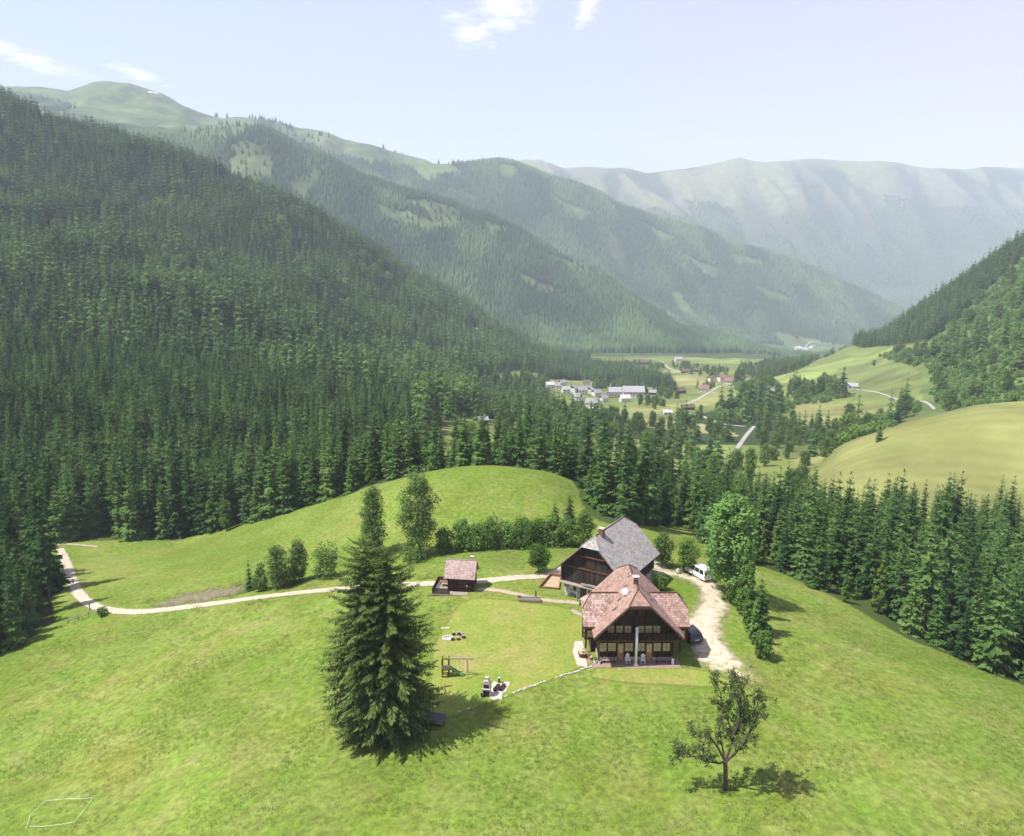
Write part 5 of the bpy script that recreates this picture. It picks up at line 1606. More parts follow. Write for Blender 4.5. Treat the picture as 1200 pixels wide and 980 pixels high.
def build_fire_ring():
    c = at(533.5, 746.5)
    s = m_per_px(c)
    spots = [((531.5, 744.5), 'behind the fire bowl'), ((530.5, 750.5), 'nearest the viewer, left of the other front stump'), ((537, 750), 'nearest the viewer, right of the other front stump'), ((537.5, 744.2), 'second from the right at the back'), ((541.5, 745), 'at the back right'), ((543, 748), 'rightmost of the ring')]
    first = None
    for i, (px, wh) in enumerate(spots):
        p = at(*px, dz=-.05)
        lb = 'dark log stump seat, %s, on the lawn' % wh
        if first is None:
            first = thing('stump_seat', lb, 'stump seat', p, .3, 'stump seats round the fire place')
            MB().lathe([(.25, 0), (.22, .2), (.21, .46)], 9).build('log', M['bark'], first)
            MB().lathe([(.20, .461), (.19, .485), (.01, .49)], 9).build('cut_top', M['wood_grey'], first)
        else: dup(first, p, i * 1.1, (1 + .08 * (i % 3), 1, .9 + .1 * (i % 2)), lb)
    p = at(525, 748.5)
    t = thing('fire_pit', 'pale ring of stones round a fire place on the lawn', 'fire pit', p)
    m = MB()
    for k in range(11):
        w = 2 * PI * k / 11; m.lathe([(.05, -.1), (.19, .0), (.17, .16), (.04, .22)], 6, (.62 * math.cos(w), .62 * math.sin(w)))
    m.build('stone_ring', M['stone'], t)
    MB().lathe([(.5, -.02), (.4, .05), (.02, .09)], 10).build('ash', M['mortar'], t)
    a = at(521.5, 736.5)
    t = thing('stone_slab', 'thin pale slab lying on the lawn beyond the fire place', 'slab', a, .2)
    MB().prism([(-.55, -.16), (.5, -.2), (.6, .12), (-.5, .18)], 'z', -.05, .07).build('slab', M['paleslab'], t)

def build_playset():
    a = at(522.5, 792); b = at(548, 791)
    t = thing('play_tower', 'wooden climbing tower with green slide and a swing beam on the lawn', 'play set', a)
    ht = 2.3
    for (x, y) in ((-.38, -.38), (.38, -.38), (-.38, .38), (.38, .38)):
        MB().box(x - .06, x + .06, y - .06, y + .06, -.1, ht).build('post', M['wood_trim'], t)
    MB().box(-.44, .44, -.44, .44, 1.0, 1.08).build('platform', M['wood_grey'], t)
    w = MB(); w.box(-.44, .44, -.46, -.441, 1.1, 1.6); w.box(-.46, -.441, -.44, .44, 1.1, 1.6); w.build('side_boards', M['wood_grey'], t)
    MB().box(-.38, .38, -.05, .05, ht - .22, ht - .12).build('roof_beam', M['wood_trim'], t)
    sl = MB().slab([(.42, -.25, 1.08), (.42, .25, 1.08), (1.7, .25, .2), (1.7, -.25, .2)], .05)
    for s in (-1, 1): sl.slab([(.42, s * .25, 1.2), (1.7, s * .25, .32), (1.7, s * .25 + .03, .32), (.42, s * .25 + .03, 1.2)], .12)
    sl.slab([(1.7, -.25, .2), (1.7, .25, .2), (2.1, .25, .17), (2.1, -.25, .17)], .05)
    sl.build('slide', M['green_plastic'], t)
    ld = MB()
    for k in range(4): ld.box(-.36, .36, -.47, -.42, .15 + k * .25, .21 + k * .25)
    ld.build('ladder', M['wood_trim'], t)
    L = b.x - a.x
    dz = b.z - a.z
    MB().box(.3, L + .7, -.06, .06, 2.12, 2.24).build('swing_beam', M['wood_grey'], t)
    for s in (-1, 1): MB().tube([(L, s * .75, dz - .1), (L, s * .06, 2.2)], .055, 6).build('support_leg', M['wood_grey'], t)
    for x in (L * .38, L * .72):
        sw = MB().box(x - .22, x + .22, -.09, .09, .52, .55).build('swing_seat', M['darkmetal'], t)
        MB().tube([(x - .2, 0, .55), (x - .2, 0, 2.13)], .012, 4).tube([(x + .2, 0, .55), (x + .2, 0, 2.13)], .012, 4).build('rope', M['wood_light'], sw)

def build_barbecue():
    poly = [at(*p) for p in ((573.5, 808), (578.5, 798), (598, 799.5), (593, 810.5), (588.5, 812.5), (588, 820), (579, 821), (574, 818))]
    z = max(p.z for p in poly) + .03
    tag(MB().prism([(p.x, p.y) for p in poly], 'z', z - .9, z).build('patio', M['paleslab'], bevel=.02), None, None, None, 'structure')
    g = at(570.5, 816)
    t = thing('barbecue_oven', 'pale stone barbecue oven with a dark hearth beside the small patio', 'barbecue', (g.x, g.y + .2, g.z - .1), R(-10))
    MB().box(-.42, .42, -.35, .35, -.3, .95).build('plinth', M['paleslab'], t)
    MB().box(-.36, .36, -.353, -.30, .08, .8).build('wood_store', M['wood_dark'], t)
    MB().box(-.47, .47, -.42, .4, .953, 1.05).build('counter', M['paleslab'], t)
    MB().prism([(-.42, 1.053), (.42, 1.053), (.42, 1.6), (.2, 1.95), (-.2, 1.95), (-.42, 1.6)], 'y', -.28, .35).build('hood', M['mortar'], t)
    MB().box(-.3, .3, -.283, -.25, 1.1, 1.52).build('hearth', M['glass'], t)
    MB().box(-.19, .19, -.05, .32, 1.953, 2.25).build('chimney', M['mortar'], t)
    for i, (u, v, lb) in enumerate(((582, 808, 'dark bench on the pale patio, the one nearer the barbecue oven'), (588.5, 807.5, 'dark bench on the pale patio, the one farther from the barbecue oven'))):
        p = at(u, v)
        b = thing('patio_bench', lb, 'bench', (p.x, p.y, z), R(-24))
        MB().box(-.2, .2, -.62, .62, .26, .31).build('seat', M['wood_dark'], b)
        for y in (-.5, .5): MB().box(-.16, .16, y - .05, y + .05, 0, .26).build('leg', M['wood_dark'], b)
    p = at(585, 800.5)
    b = thing('lantern_post', 'small dark post with a pale top behind the patio benches', 'post', (p.x, p.y, z - .2))
    MB().box(-.1, .1, -.1, .1, 0, .75).build('post', M['wood_dark'], b); MB().box(-.14, .14, -.14, .14, .752, .86).build('top', M['paleslab'], b)
    p = at(565.3, 817)
    b = thing('bucket', 'dark bucket in the grass beside the barbecue oven', 'bucket', p)
    MB().lathe([(.17, 0), (.23, .38), (.21, .38), (.16, .04), (.01, .03)], 12).build('pail', M['darkmetal'], b); MB().tube([(-.22, 0, .37), (-.15, 0, .52), (0, 0, .57), (.15, 0, .52), (.22, 0, .37)], .012, 4).build('handle', M['darkmetal'], b)

def build_low_wall():
    ln = smooth_line([hit2(*p) for p in ((695, 781), (670, 789), (640, 798.5), (618, 806.5), (600, 813), (586, 819.5), (570, 824), (552, 830), (536, 835))], 3)
    m = MB(); g = random.Random(3)
    t = thing('dry_stone_wall', 'low pale dry stone edging along the lower border of the mown lawn', 'stone wall', (0, 0, 0))
    d = 0; tot = sum(math.dist(a, b) for a, b in zip(ln[:-1], ln[1:]))
    for a, b in zip(ln[:-1], ln[1:]):
        L = math.dist(a, b); n = max(1, int(L / .42))
        for k in range(n):
            f = (k + .5) / n; x = a[0] + (b[0] - a[0]) * f; y = a[1] + (b[1] - a[1]) * f
            d += L / n
            fade = 1 if d < tot * .62 else (.75 if g.random() < .55 else 0)
            if not fade or g.random() < .06: continue
            an = math.atan2(b[1] - a[1], b[0] - a[0]) + g.uniform(-.2, .2)
            lx, ly, lz = L / n * g.uniform(.38, .56), g.uniform(.1, .17) * fade, g.uniform(.06, .17) * fade
            Mx = Matrix.Translation((x, y + g.uniform(-.06, .06), h1(x, y))) @ Matrix.Rotation(an, 4, 'Z') @ Matrix.Rotation(g.uniform(-.1, .1), 4, 'X')
            q = lambda s: s * g.uniform(.8, 1.05)
            vs = [(-q(lx), -q(ly), -.4), (q(lx), -q(ly), -.4), (q(lx), q(ly), -.4), (-q(lx), q(ly), -.4), (-q(lx) * .85, -q(ly) * .8, q(lz)), (q(lx) * .85, -q(ly) * .8, q(lz)), (q(lx) * .85, q(ly) * .8, q(lz)), (-q(lx) * .85, q(ly) * .8, q(lz))]
            m.add([Mx @ Vector(v) for v in vs], [(0, 3, 2, 1), (4, 5, 6, 7), (0, 1, 5, 4), (1, 2, 6, 5), (2, 3, 7, 6), (3, 0, 4, 7)])
    m.build('stones', M['stone'], t)

def build_misc():
    p = at(508.5, 846)
    t = thing('low_box', 'dark grey felt lid of a low box in the grass beside the big spruce', 'box', p, R(-16))
    MB().box(-.95, .95, -.6, .6, -.3, .28).build('box', M['wood_dark'], t)
    MB().slab([(-1.15, -.8, .36), (1.15, -.8, .36), (1.15, .8, .6), (-1.15, .8, .6)], .07).build('lid', M['greyboard'], t)
    # white tape outline in the grass
    pts = [hit(*q) for q in ((31, 973), (36, 957), (53, 941), (80, 938.5), (109, 937.5), (100, 950), (87, 966), (72, 968.5), (50, 971), (33, 971))]
    fine = []
    for a, b in zip(pts, pts[1:]):
        for k in range(10):
            q = a.lerp(b, k / 10); fine.append((q.x + random.uniform(-.02, .02), q.y + random.uniform(-.03, .03), h1(q.x, q.y) + .24 + random.uniform(-.03, .03)))
    tp = MB().tube(fine, .016, 5).build('marking_tape', M['chalk'])
    tag(tp, 'thin white tape laid as a four-sided outline in the near meadow grass', 'tape')
    # rail fence at the road bend
    A, B = at(80, 731), at(116, 719)
    t = thing('rail_fence', 'short grey log rail fence in the shade by the gravel road bend', 'fence', A)
    d = B - A
    for k in range(4):
        q = d * (k / 3)
        x, y = A.x + q.x, A.y + q.y; z = h1(x, y) - A.z
        MB().tube([(q.x, q.y, z - .3), (q.x, q.y, z + 1.0)], .07, 6).build('post', M['wood_grey'], t)
    for zz in (.45, .85): MB().tube([(d.x * k / 6, d.y * k / 6, h1(A.x + d.x * k / 6, A.y + d.y * k / 6) - A.z + zz) for k in range(7)], .055, 6).build('rail', M['wood_grey'], t)
    p = at(105.5, 715.5)
    t = thing('marker_post', 'lone thin post at the outer side of the gravel road bend', 'post', p)
    MB().box(-.06, .06, -.06, .06, -.2, 1.45).build('shaft', M['wood_dark'], t); MB().prism([(-.08, 1.452), (.08, 1.452), (0, 1.56)], 'y', -.08, .08).build('cap', M['wood_grey'], t)
    p = at(794.5, 672.5)
    t = thing('boulder', 'small pale boulder at the driveway edge left of the white van', 'boulder', p)
    me = MB().lathe([(.1, -.1), (.36, .05), (.4, .35), (.3, .65), (.16, .85), (.02, .93)], 9)
    me.build('rock', M['paleslab'], t, True)
    p = at(801, 671.5)
    t = thing('tree_stake', 'dark brown stake beside the slim tree trunk near the van', 'stake', p)
    MB().box(-.16, .16, -.16, .16, -.2, 1.1).build('shaft', M['wood_trim'], t); MB().box(-.2, .2, -.2, .2, 1.102, 1.2).build('cap', M['wood_dark'], t)

# ------------------------------------------------------------------ vehicles
def build_car(name, label, cat, loc, rz, paint, van):
    t = thing(name, label, cat, loc, rz)
    # local x: forward; y: left; side outlines as (x, z)
    if van:
        L, W, Hh = 4.55, 1.82, 1.86
        low = [(-2.2, .32), (-2.26, .55), (-2.25, 1.0), (1.55, 1.0), (2.16, .86), (2.27, .6), (2.2, .32)]
        cab = [(-2.24, 1.0), (-2.12, 1.55), (-2.0, 1.80), (-1.7, 1.86), (.35, 1.86), (.72, 1.76), (1.62, 1.0)]
        wins = [(-2.02, -1.05), (-.95, .0), (.1, 1.0)]
    else:
        L, W, Hh = 4.3, 1.78, 1.48
        low = [(-2.08, .3), (-2.15, .55), (-2.1, .92), (1.0, .92), (1.92, .74), (2.13, .55), (2.06, .3)]
        cab = [(-2.06, .92), (-1.85, 1.22), (-1.55, 1.42), (-1.1, 1.48), (-.05, 1.46), (.35, 1.36), (1.12, .92)]
        wins = [(-1.72, -.95), (-.85, -.02), (.06, .75)]
    w = W / 2
    def loft(prof, wb, wt, zb, zt):
        """side profile with sides leaning in towards the top"""
        def yy(z): return wb + (wt - wb) * max(0, min(1, (z - zb) / (zt - zb)))
        n = len(prof)
        vs = [(x, -yy(z), z) for x, z in prof] + [(x, yy(z), z) for x, z in prof]
        fs = [tuple(range(n)), tuple(range(2 * n - 1, n - 1, -1))] + [(i, n + i, n + (i + 1) % n, (i + 1) % n) for i in range(n)]
        return MB().add(vs, fs)
    zb = low[2][1]
    b = loft(low, w, w * .985, .3, zb)
    b.build('body', paint, t, bevel=.05)
    b = loft(cab, w * .975, w * .80, zb, Hh)
    b.build('cabin', paint, t, bevel=.06)
    zs0, zs1 = zb + .06, Hh - .17
    def yy(z): return w * .975 + (w * .80 - w * .975) * (z - zb) / (Hh - zb)
    for s in (-1, 1):
        for i, (xa, xb) in enumerate(wins):
            sl = .55 if i == 2 else 0
            sb = .18 if i == 0 else 0
            P = [(xa, s * (yy(zs0) + .012), zs0), (xb + sl * .6, s * (yy(zs0) + .012), zs0), (xb - sl * .2, s * (yy(zs1) + .012), zs1), (xa + sb, s * (yy(zs1) + .012), zs1)]
            m = MB(); m.add(P + [(p[0], p[1] - s * .03, p[2]) for p in P], [(0, 1, 2, 3), (7, 6, 5, 4), (0, 4, 5, 1), (1, 5, 6, 2), (2, 6, 7, 3), (3, 7, 4, 0)])
            m.build('side_window', M['glass'], t)
    # windscreen and rear window
    def screen(p0, p1, f0, f1, wd, nm, sgn):
        a = Vector((p0[0] + (p1[0] - p0[0]) * f0, 0, p0[1] + (p1[1] - p0[1]) * f0)); c = Vector((p0[0] + (p1[0] - p0[0]) * f1, 0, p0[1] + (p1[1] - p0[1]) * f1))
        n = Vector((p1[1] - p0[1], 0, -(p1[0] - p0[0]))).normalized() * sgn
        wa, wc = yy(a.z) - .1, yy(c.z) - .12
        P = [Vector((a.x, -wa, a.z)), Vector((a.x, wa, a.z)), Vector((c.x, wc, c.z)), Vector((c.x, -wc, c.z))]
        m = MB(); m.add([p + n * .014 for p in P] + [p - n * .03 for p in P], [(0, 1, 2, 3), (7, 6, 5, 4), (0, 4, 5, 1), (1, 5, 6, 2), (2, 6, 7, 3), (3, 7, 4, 0)])
        m.build(nm, M['glass'], t)
    screen(cab[-1], cab[-2], .1, .92, 1, 'windscreen', 1 if True else -1)
    screen(cab[0], cab[1], .1, 1.0, 1, 'rear_window', -1)
    for x in (-L * .30, L * .31):
        for s in (-1, 1):
            Mx = Matrix.Translation((x, s * (w - .12), .33)) @ Matrix.Rotation(R(90), 4, 'X')
            wh = MB().lathe([(.2, -.11), (.31, -.11), (.33, -.07), (.33, .07), (.31, .11), (.2, .11)], 18, (0, 0), Mx).build('wheel', M['rubber'], t)
            MB().lathe([(.19, -.116), (.2, 0), (.19, .116)], 12, (0, 0), Mx).build('rim', M['rim'], wh)
    xr, xf = low[1][0], low[-2][0]
    for s in (-1, 1):
        MB().box(xr - .015, xr + .1, s * (w - .12) - .09, s * (w - .12) + .09, .72, .98 if van else .86).build('tail_light', M['lamp_red'], t)
        MB().box(xf - .22, xf + .0, s * (w - .28) - .18, s * (w - .28) + .18, .62, .76).build('headlight', M['lamp_clear'], t)
        MB().box(.85, 1.0, s * (w + .09) - .09, s * (w + .09) + .09, zb + .02, zb + .15).build('wing_mirror', paint, t)
    MB().box(xr - .06, xr + .12, -w + .06, w - .06, .34, .5).build('bumper', paint if van else M['darkmetal'], t, bevel=.03)
    MB().box(xf - .12, xf + .05, -w + .06, w - .06, .34, .5).build('bumper', paint if van else M['darkmetal'], t, bevel=.03)
    MB().box(xr - .022, xr - .002, -.26, .26, .56, .67).build('number_plate', M['plate'], t)
    return t

def build_vehicles():
    p = at(819.5, 676.5)
    build_car('parked_van', 'white minivan parked at the upper end of the gravel driveway', 'van', (p.x, p.y + .3, p.z + .05), R(116), M['car_white'], True)
    p = at(810, 752)
    build_car('parked_car', 'dark blue hatchback parked against the right side of the farmhouse', 'car', (p.x, p.y + 1.2, p.z + .05), R(104), M['car_dark'], False)
# ------------------------------------------------------------------ single trees and bushes near the farm
def solo(name, label, cat, p, trunk, crown, bark, leaf, rz=0.0, scl=(1, 1, 1), group=None):
    t = thing(name, label, cat, p, rz, group)
    trunk.build('trunk', bark, t)
    link('crown', crown, leaf, t)
    t.scale = scl
    return t

def build_big_spruce():
    p = at(447, 855)
    Ht = height_to(p, 627)
    t = thing('spruce_tree', 'huge old twin-topped spruce standing alone in the near meadow', 'tree', (p.x, p.y, p.z - .2))
    k = m_per_px(p)
    for i, (dx, dy, h, r, sd) in enumerate(((-1.15, .5, Ht * 1.0, 5.2, 501), (1.2, -.3, Ht * .95, 5.4, 502))):
        tr = trunk_mb(h, .42)
        tr.v = [(x + dx, y + dy, z) for x, y, z in tr.v]
        tr.build('trunk', M['bark'], t)
        me = spruce_mesh('crown', sd, h, r, 58, 15, 17, .03, .30, 3, .45, fine=.36, wr=.16, core=.34, skirt=.26, upk=.35, zj=.42)
        c = link('crown', me, M['spruce_old'], t); c.location = (dx, dy, 0); c.rotation_euler = (0, 0, i * 2.0)
    print('big spruce', Ht)

def build_apple_tree():
    """sparse old fruit tree: limbs drawn after the photo, as offsets in metres from the foot"""
    p = at(850, 925)
    k = m_per_px(p)
    g = np.random.default_rng(77)
    t = thing('fruit_tree', 'sparse crooked fruit tree with a low left limb in the near meadow', 'tree', p)
    def P(u, v, y=0.0): return np.array([(u - 850) * k, y, (925 - v) * k * 1.13])
    mb = MB(); tb = TB(); tips = []
    def limb(pts, r0, r1):
        pts = [np.asarray(q, float) for q in pts]
        n = len(pts)
        rr = [r0 + (r1 - r0) * i / (n - 1) for i in range(n)]
        mb.tube(pts, rr, 7, True)
        return pts
    def grow(a, d, L, r, lev):
        q = [a]; n = 4
        dd = d / np.linalg.norm(d)
        for i in range(n):
            dd = dd + g.normal(size=3) * .16 + np.array([0, 0, .05]); dd /= np.linalg.norm(dd)
            q.append(q[-1] + dd * L / n)
        mb.tube(q, [r * (1 - .8 * i / n) + .008 for i in range(n + 1)], 4, False)
        if lev > 0:
            for i in range(1, n + 1):
                for c in range(2):
                    s = g.normal(size=3); s -= s.dot(dd) * dd
                    grow(q[i], dd * .6 + s * .55 + np.array([0, 0, .1]), L * g.uniform(.35, .6), r * .45, lev - 1)
        else:
            for c in range(g.integers(0, 3)): tips.append(q[-1] + g.normal(size=3) * .12)
            if g.uniform() < .5: tips.append(q[2])
    fork = P(848, 893)
    limb([P(850, 932), P(850, 918), P(849, 905), fork], .24, .19)
    main = [[fork, P(840, 893, -.2), P(828, 890, -.3), P(815, 883, -.4), P(800, 885, -.3), P(791, 884, -.2)],
            [fork, P(840, 880, .3), P(832, 870, .5), P(820, 866, .4), P(808, 870, .5)],
            [fork, P(852, 878), P(855, 862), P(848, 846, .2), P(842, 832, .3), P(838, 815, .3), P(832, 806, .4)],
            [P(855, 862), P(860, 845, -.3), P(858, 828, -.4), P(852, 812, -.4), P(846, 799, -.3)],
            [fork, P(856, 880, -.5), P(864, 864, -.9), P(870, 846, -1), P(872, 828, -.9), P(874, 812, -.8)],
            [P(864, 864, -.9), P(872, 858, -.4), P(877, 848, 0), P(879, 832, .2)],
            [fork, P(845, 878, .6), P(843, 864, 1.2), P(847, 848, 1.5), P(852, 834, 1.6)],
            [P(852, 878), P(858, 874, .8), P(866, 868, 1.4), P(870, 860, 1.6)],
            [P(860, 845, -.3), P(862, 828, .2), P(862, 812, .4), P(858, 798, .4)]]
    for i, pts in enumerate(main):
        limb(pts, .125 if i < 6 else .09, .03)
        for j in range(2, len(pts)):
            for c in range(3 if i != 0 else 4):
                dirv = pts[j] - pts[j - 1]
                s = g.normal(size=3) * np.array([1, 1, .8])
                grow(pts[j - 1] + dirv * g.uniform(0, 1), dirv / np.linalg.norm(dirv) * .8 + s * .6 + np.array([0, 0, .15]), g.uniform(.8, 1.5), .035, 1)
    mb.build('trunk', M['bark'], t)
    tips = np.array(tips)
    print('apple tips', len(tips))
    for q in tips[g.permutation(len(tips))[:680]]:
        clump_leaves(tb, g, q, (.26, .26, .22), 11, .19, fill=.2)
    link('crown', tb.mesh('crown'), M['apple'], t)

def build_trees():
    build_big_spruce()
    build_apple_tree()
    n = 0
    def bl(name, label, cat, u, v, vtop, wpx, leaf, seed, shape='round', tf=.15, lf=.34, nl=3600, nb=26, bark='bark', fill=.5, group=None, r0=None, blob=.23):
        p = at(u, v, -.1)
        Ht = height_to(p, vtop); W = wpx * m_per_px(p)
        tr, cr = broadleaf('crown', seed, Ht, W, nl, lf, tf, shape, nb, r0, fill, blob)
        return solo(name, label, cat, p, tr, cr, M[bark], M[leaf], group=group)
    # birch and larch behind the big spruce
    bl('birch_tree', 'tall airy birch standing behind the big spruce at the meadow\'s field line', 'tree', 491, 652, 556, 54, 'birch', 601, 'oval', .16, .36, 7000, 46, 'bark_grey', .4, blob=.17)
    p = at(437, 652); 
    bl('larch_tree', 'narrow light green tree just above the top of the big spruce', 'tree', 438, 652, 573, 31, 'birch', 602, 'oval', .06, .32, 6500, 46, 'bark', .4, blob=.27)
    # scrub by the soil patch
    p = at(293, 692); hh = height_to(p, 651)
    solo('spruce_tree', 'slim young dark spruce at the left end of the scrub by the road', 'tree', p, trunk_mb(hh, .08), spruce_mesh('crown', 611, hh, 1.1, 16, 7, 3, .03), M['bark'], M['spruce'])
    bl('bush', 'dark bush tucked between the young spruce and the birch scrub', 'bush', 306, 692, 664, 22, 'birch', 612, 'oval', .04, .32, 1200, 12)
    bl('birch_tree', 'young feathery birch in the scrub behind the road', 'tree', 326, 690, 641, 30, 'birch', 613, 'oval', .08, .32, 3200, 34, 'bark_grey', .4)
    bl('birch_tree', 'straight young birch at the right of the scrub behind the road', 'tree', 351, 681, 634, 24, 'birch', 614, 'oval', .14, .32, 3200, 34, 'bark_grey', .4)
    bl('bush', 'low bush at the foot of the young birches', 'bush', 340, 684, 668, 34, 'leaf', 615, 'round', .04, .32, 1200, 12)
    bl('bush', 'loose pale green bush left of the big spruce behind the road', 'bush', 383, 678, 641, 36, 'birch', 616, 'round', .05, .34, 1800, 18, 'bark', .35)
    bl('bush', 'dark shrubs round the foot of the tall birch', 'bush', 486, 657, 640, 44, 'birch', 617, 'round', .04, .34, 1500, 14)
    # hedge row on the slope behind the lawn
    row = ((520, 650, 617, 26), (541, 647, 606, 30), (557, 646, 611, 28), (574, 645, 604, 36), (592, 643, 607, 34), (611, 643, 604, 36), (630, 641, 606, 32), (645, 641, 602, 30), (660, 641, 606, 30))
    words = ['leftmost dark bush', 'second bush from the left, tall and dark,', 'small bush between two taller ones', 'broad round bush', 'middle bush with a flat top', 'large rounded bush', 'pale green bush', 'tall bush', 'rightmost bush']
    for i, (u, v, vt, w) in enumerate(row):
        bl('bush', words[i] + ' in the shrub row behind the lawn', 'bush', u, v - 2, vt + 5, w * .95, 'shrub' if i % 3 else 'leaf', 620 + i, 'round', .04, .34, 2600, 22, group='row of shrubs behind the lawn')
    bl('larch_tree', 'pale green young tree directly behind the barn roof', 'tree', 684, 641, 601, 28, 'larch', 631, 'oval', .05, .34, 2600, 22)
    p = at(667, 622); hh = height_to(p, 576)
    solo('spruce_tree', 'dark young spruce on the meadow slope left of the barn roof', 'tree', p, trunk_mb(hh, .12), spruce_mesh('crown', 632, hh, 2.1, 18, 8, 4, .03), M['bark'], M['spruce'])
    p = at(650, 616); hh = height_to(p, 586)
    solo('spruce_tree', 'small grey-green spruce at the right shoulder of the knoll', 'tree', p, trunk_mb(hh, .1), spruce_mesh('crown', 633, hh, 1.7, 15, 7, 4, .03), M['bark'], M['spruce_old'])
    # round lawn tree and the trees right of the barn
    bl('lime_tree', 'small neat round-crowned tree on a thin trunk beyond the gravel road', 'tree', 631, 671, 640, 28, 'leaf', 641, 'round', .3, .28, 3000, 22)
    bl('fruit_tree', 'olive green round tree at the right end of the barn', 'tree', 775, 664, 628, 30, 'birch', 642, 'round', .16, .30, 2600, 22)
    bl('fruit_tree', 'round yellow-green tree on a slim trunk above the white van', 'tree', 804, 671, 634, 31, 'larch', 643, 'round', .28, .30, 2600, 22)
    bl('bush', 'round green bush between the farmhouse and the barn', 'bush', 774, 692, 675, 18, 'leaf', 644, 'round', .04, .24, 1600, 16)
    bl('ash_tree', 'large fresh green ash tree behind the white van', 'tree', 853, 697, 585, 66, 'ash', 645, 'full', .14, .46, 11000, 44, 'bark_grey', .6, blob=.17)
    # the short row right of the driveway
    p = at(871, 724)
    bl('larch_tree', 'tallest feathery larch at the upper end of the row right of the driveway', 'tree', 872, 722, 634, 25, 'shrub', 651, 'cone', .05, .34, 5200, 60)
    bl('larch_tree', 'second larch of the row right of the driveway, against the first', 'tree', 877, 738, 658, 21, 'shrub', 652, 'cone', .05, .32, 4800, 56)
    p = at(889, 742); hh = height_to(p, 672)
    solo('spruce_tree', 'darker spruce in the middle of the row right of the driveway', 'tree', p, trunk_mb(hh, .12), spruce_mesh('crown', 653, hh, 2.0, 20, 8, 4, .04), M['bark'], M['spruce'])
    bl('larch_tree', 'short light larch near the lower end of the driveway row', 'tree', 883, 755, 704, 18, 'shrub', 654, 'cone', .05, .28, 3200, 40)
    bl('bush', 'round dark bush ending the row right of the driveway', 'bush', 894, 771, 742, 21, 'leaf', 655, 'round', .05, .3, 2400, 18)
    bl('bush', 'low leafy bush under the ash tree beside the driveway', 'bush', 858, 706, 688, 24, 'leaf', 656, 'round', .05, .3, 1200, 12)
    bl('larch_tree', 'small pale tree standing before the dark wood edge beyond the meadow', 'tree', 266, 622, 588, 17, 'birch', 657, 'oval', .1, .4, 1600, 18)
    # tall grass and weeds along the road bend
    bl('bush', 'low weedy clump at the end of the rail fence by the road bend', 'bush', 120, 722, 713, 14, 'leaf', 658, 'round', .02, .26, 700, 8)
    # dead tree on the hillside
    p = hit(271, 386); hh = max(18, height_to(p, 346)); print('dead', p, hh)
    solo('spruce_tree', 'dead brown spruce among the green trees of the left hillside', 'tree', p, trunk_mb(hh, .25), spruce_mesh('crown', 660, hh, 3.6, 24, 9, 4, .1, .2), M['bark'], M['dead'])
    # conspicuous trees on the right slope
    g = np.random.default_rng(9)
    for i, (u, v, vt, w, lb) in enumerate(((1141, 412, 362, 16, 'tall dark spruce leading the cluster on the bushy right slope'), (1150, 418, 374, 14, 'dark spruce right behind the tallest one on the bushy right slope'), (1176, 408, 357, 17, 'broad dark spruce standing higher on the bushy right slope'),
                                         (1131, 440, 392, 15, 'greyish spruce low in the cluster on the bushy right slope'), (1139, 462, 424, 13, 'dark spruce at the lower end of the right slope cluster'), (1151, 452, 420, 12, 'small spruce at the right of the right slope cluster'), (1198, 412, 370, 15, 'dark spruce on the bushy slope at the photo\'s right border'), (1116, 398, 366, 12, 'dark spruce at the upper edge of the right meadow'),
                                         (986, 466, 428, 16, 'lone dark spruce beside the farm on the right valley slope'), (1030, 517, 487, 12, 'small pointed tree in the bushes before the golden knoll'))):
        p = hit(u, v); hh = height_to(p, vt); rr = w * m_per_px(p) * .5
        solo('spruce_tree', lb, 'tree', p, trunk_mb(hh, .3), spruce_mesh('crown', 670 + i, hh, rr, 18, 7, 4, .04, .25), M['bark'], M['spruce'])
    bl('broadleaf_tree', 'round tree beside the dark barn on the right valley slope', 'tree', 894, 458, 437, 17, 'leaf', 690, 'round', .1, .9, 1500, 16)
    bl('broadleaf_tree', 'lone round tree in the pale valley field', 'tree', 801, 503, 483, 17, 'leaf', 691, 'oval', .08, .8, 1500, 16)
    bl('broadleaf_tree', 'leafy tree left of the lone spruce on the right valley slope', 'tree', 975, 464, 438, 16, 'birch', 692, 'oval', .08, .9, 1500, 16)
    bl('broadleaf_tree', 'slim tree alone in the flat valley field', 'tree', 767, 480, 470, 6, 'leaf', 693, 'oval', .1, .7, 700, 10)
    bl('broadleaf_tree', 'dark small tree in the upper right meadow', 'tree', 1024, 429, 422, 6, 'leaf', 694, 'oval', .1, .7, 700, 10)

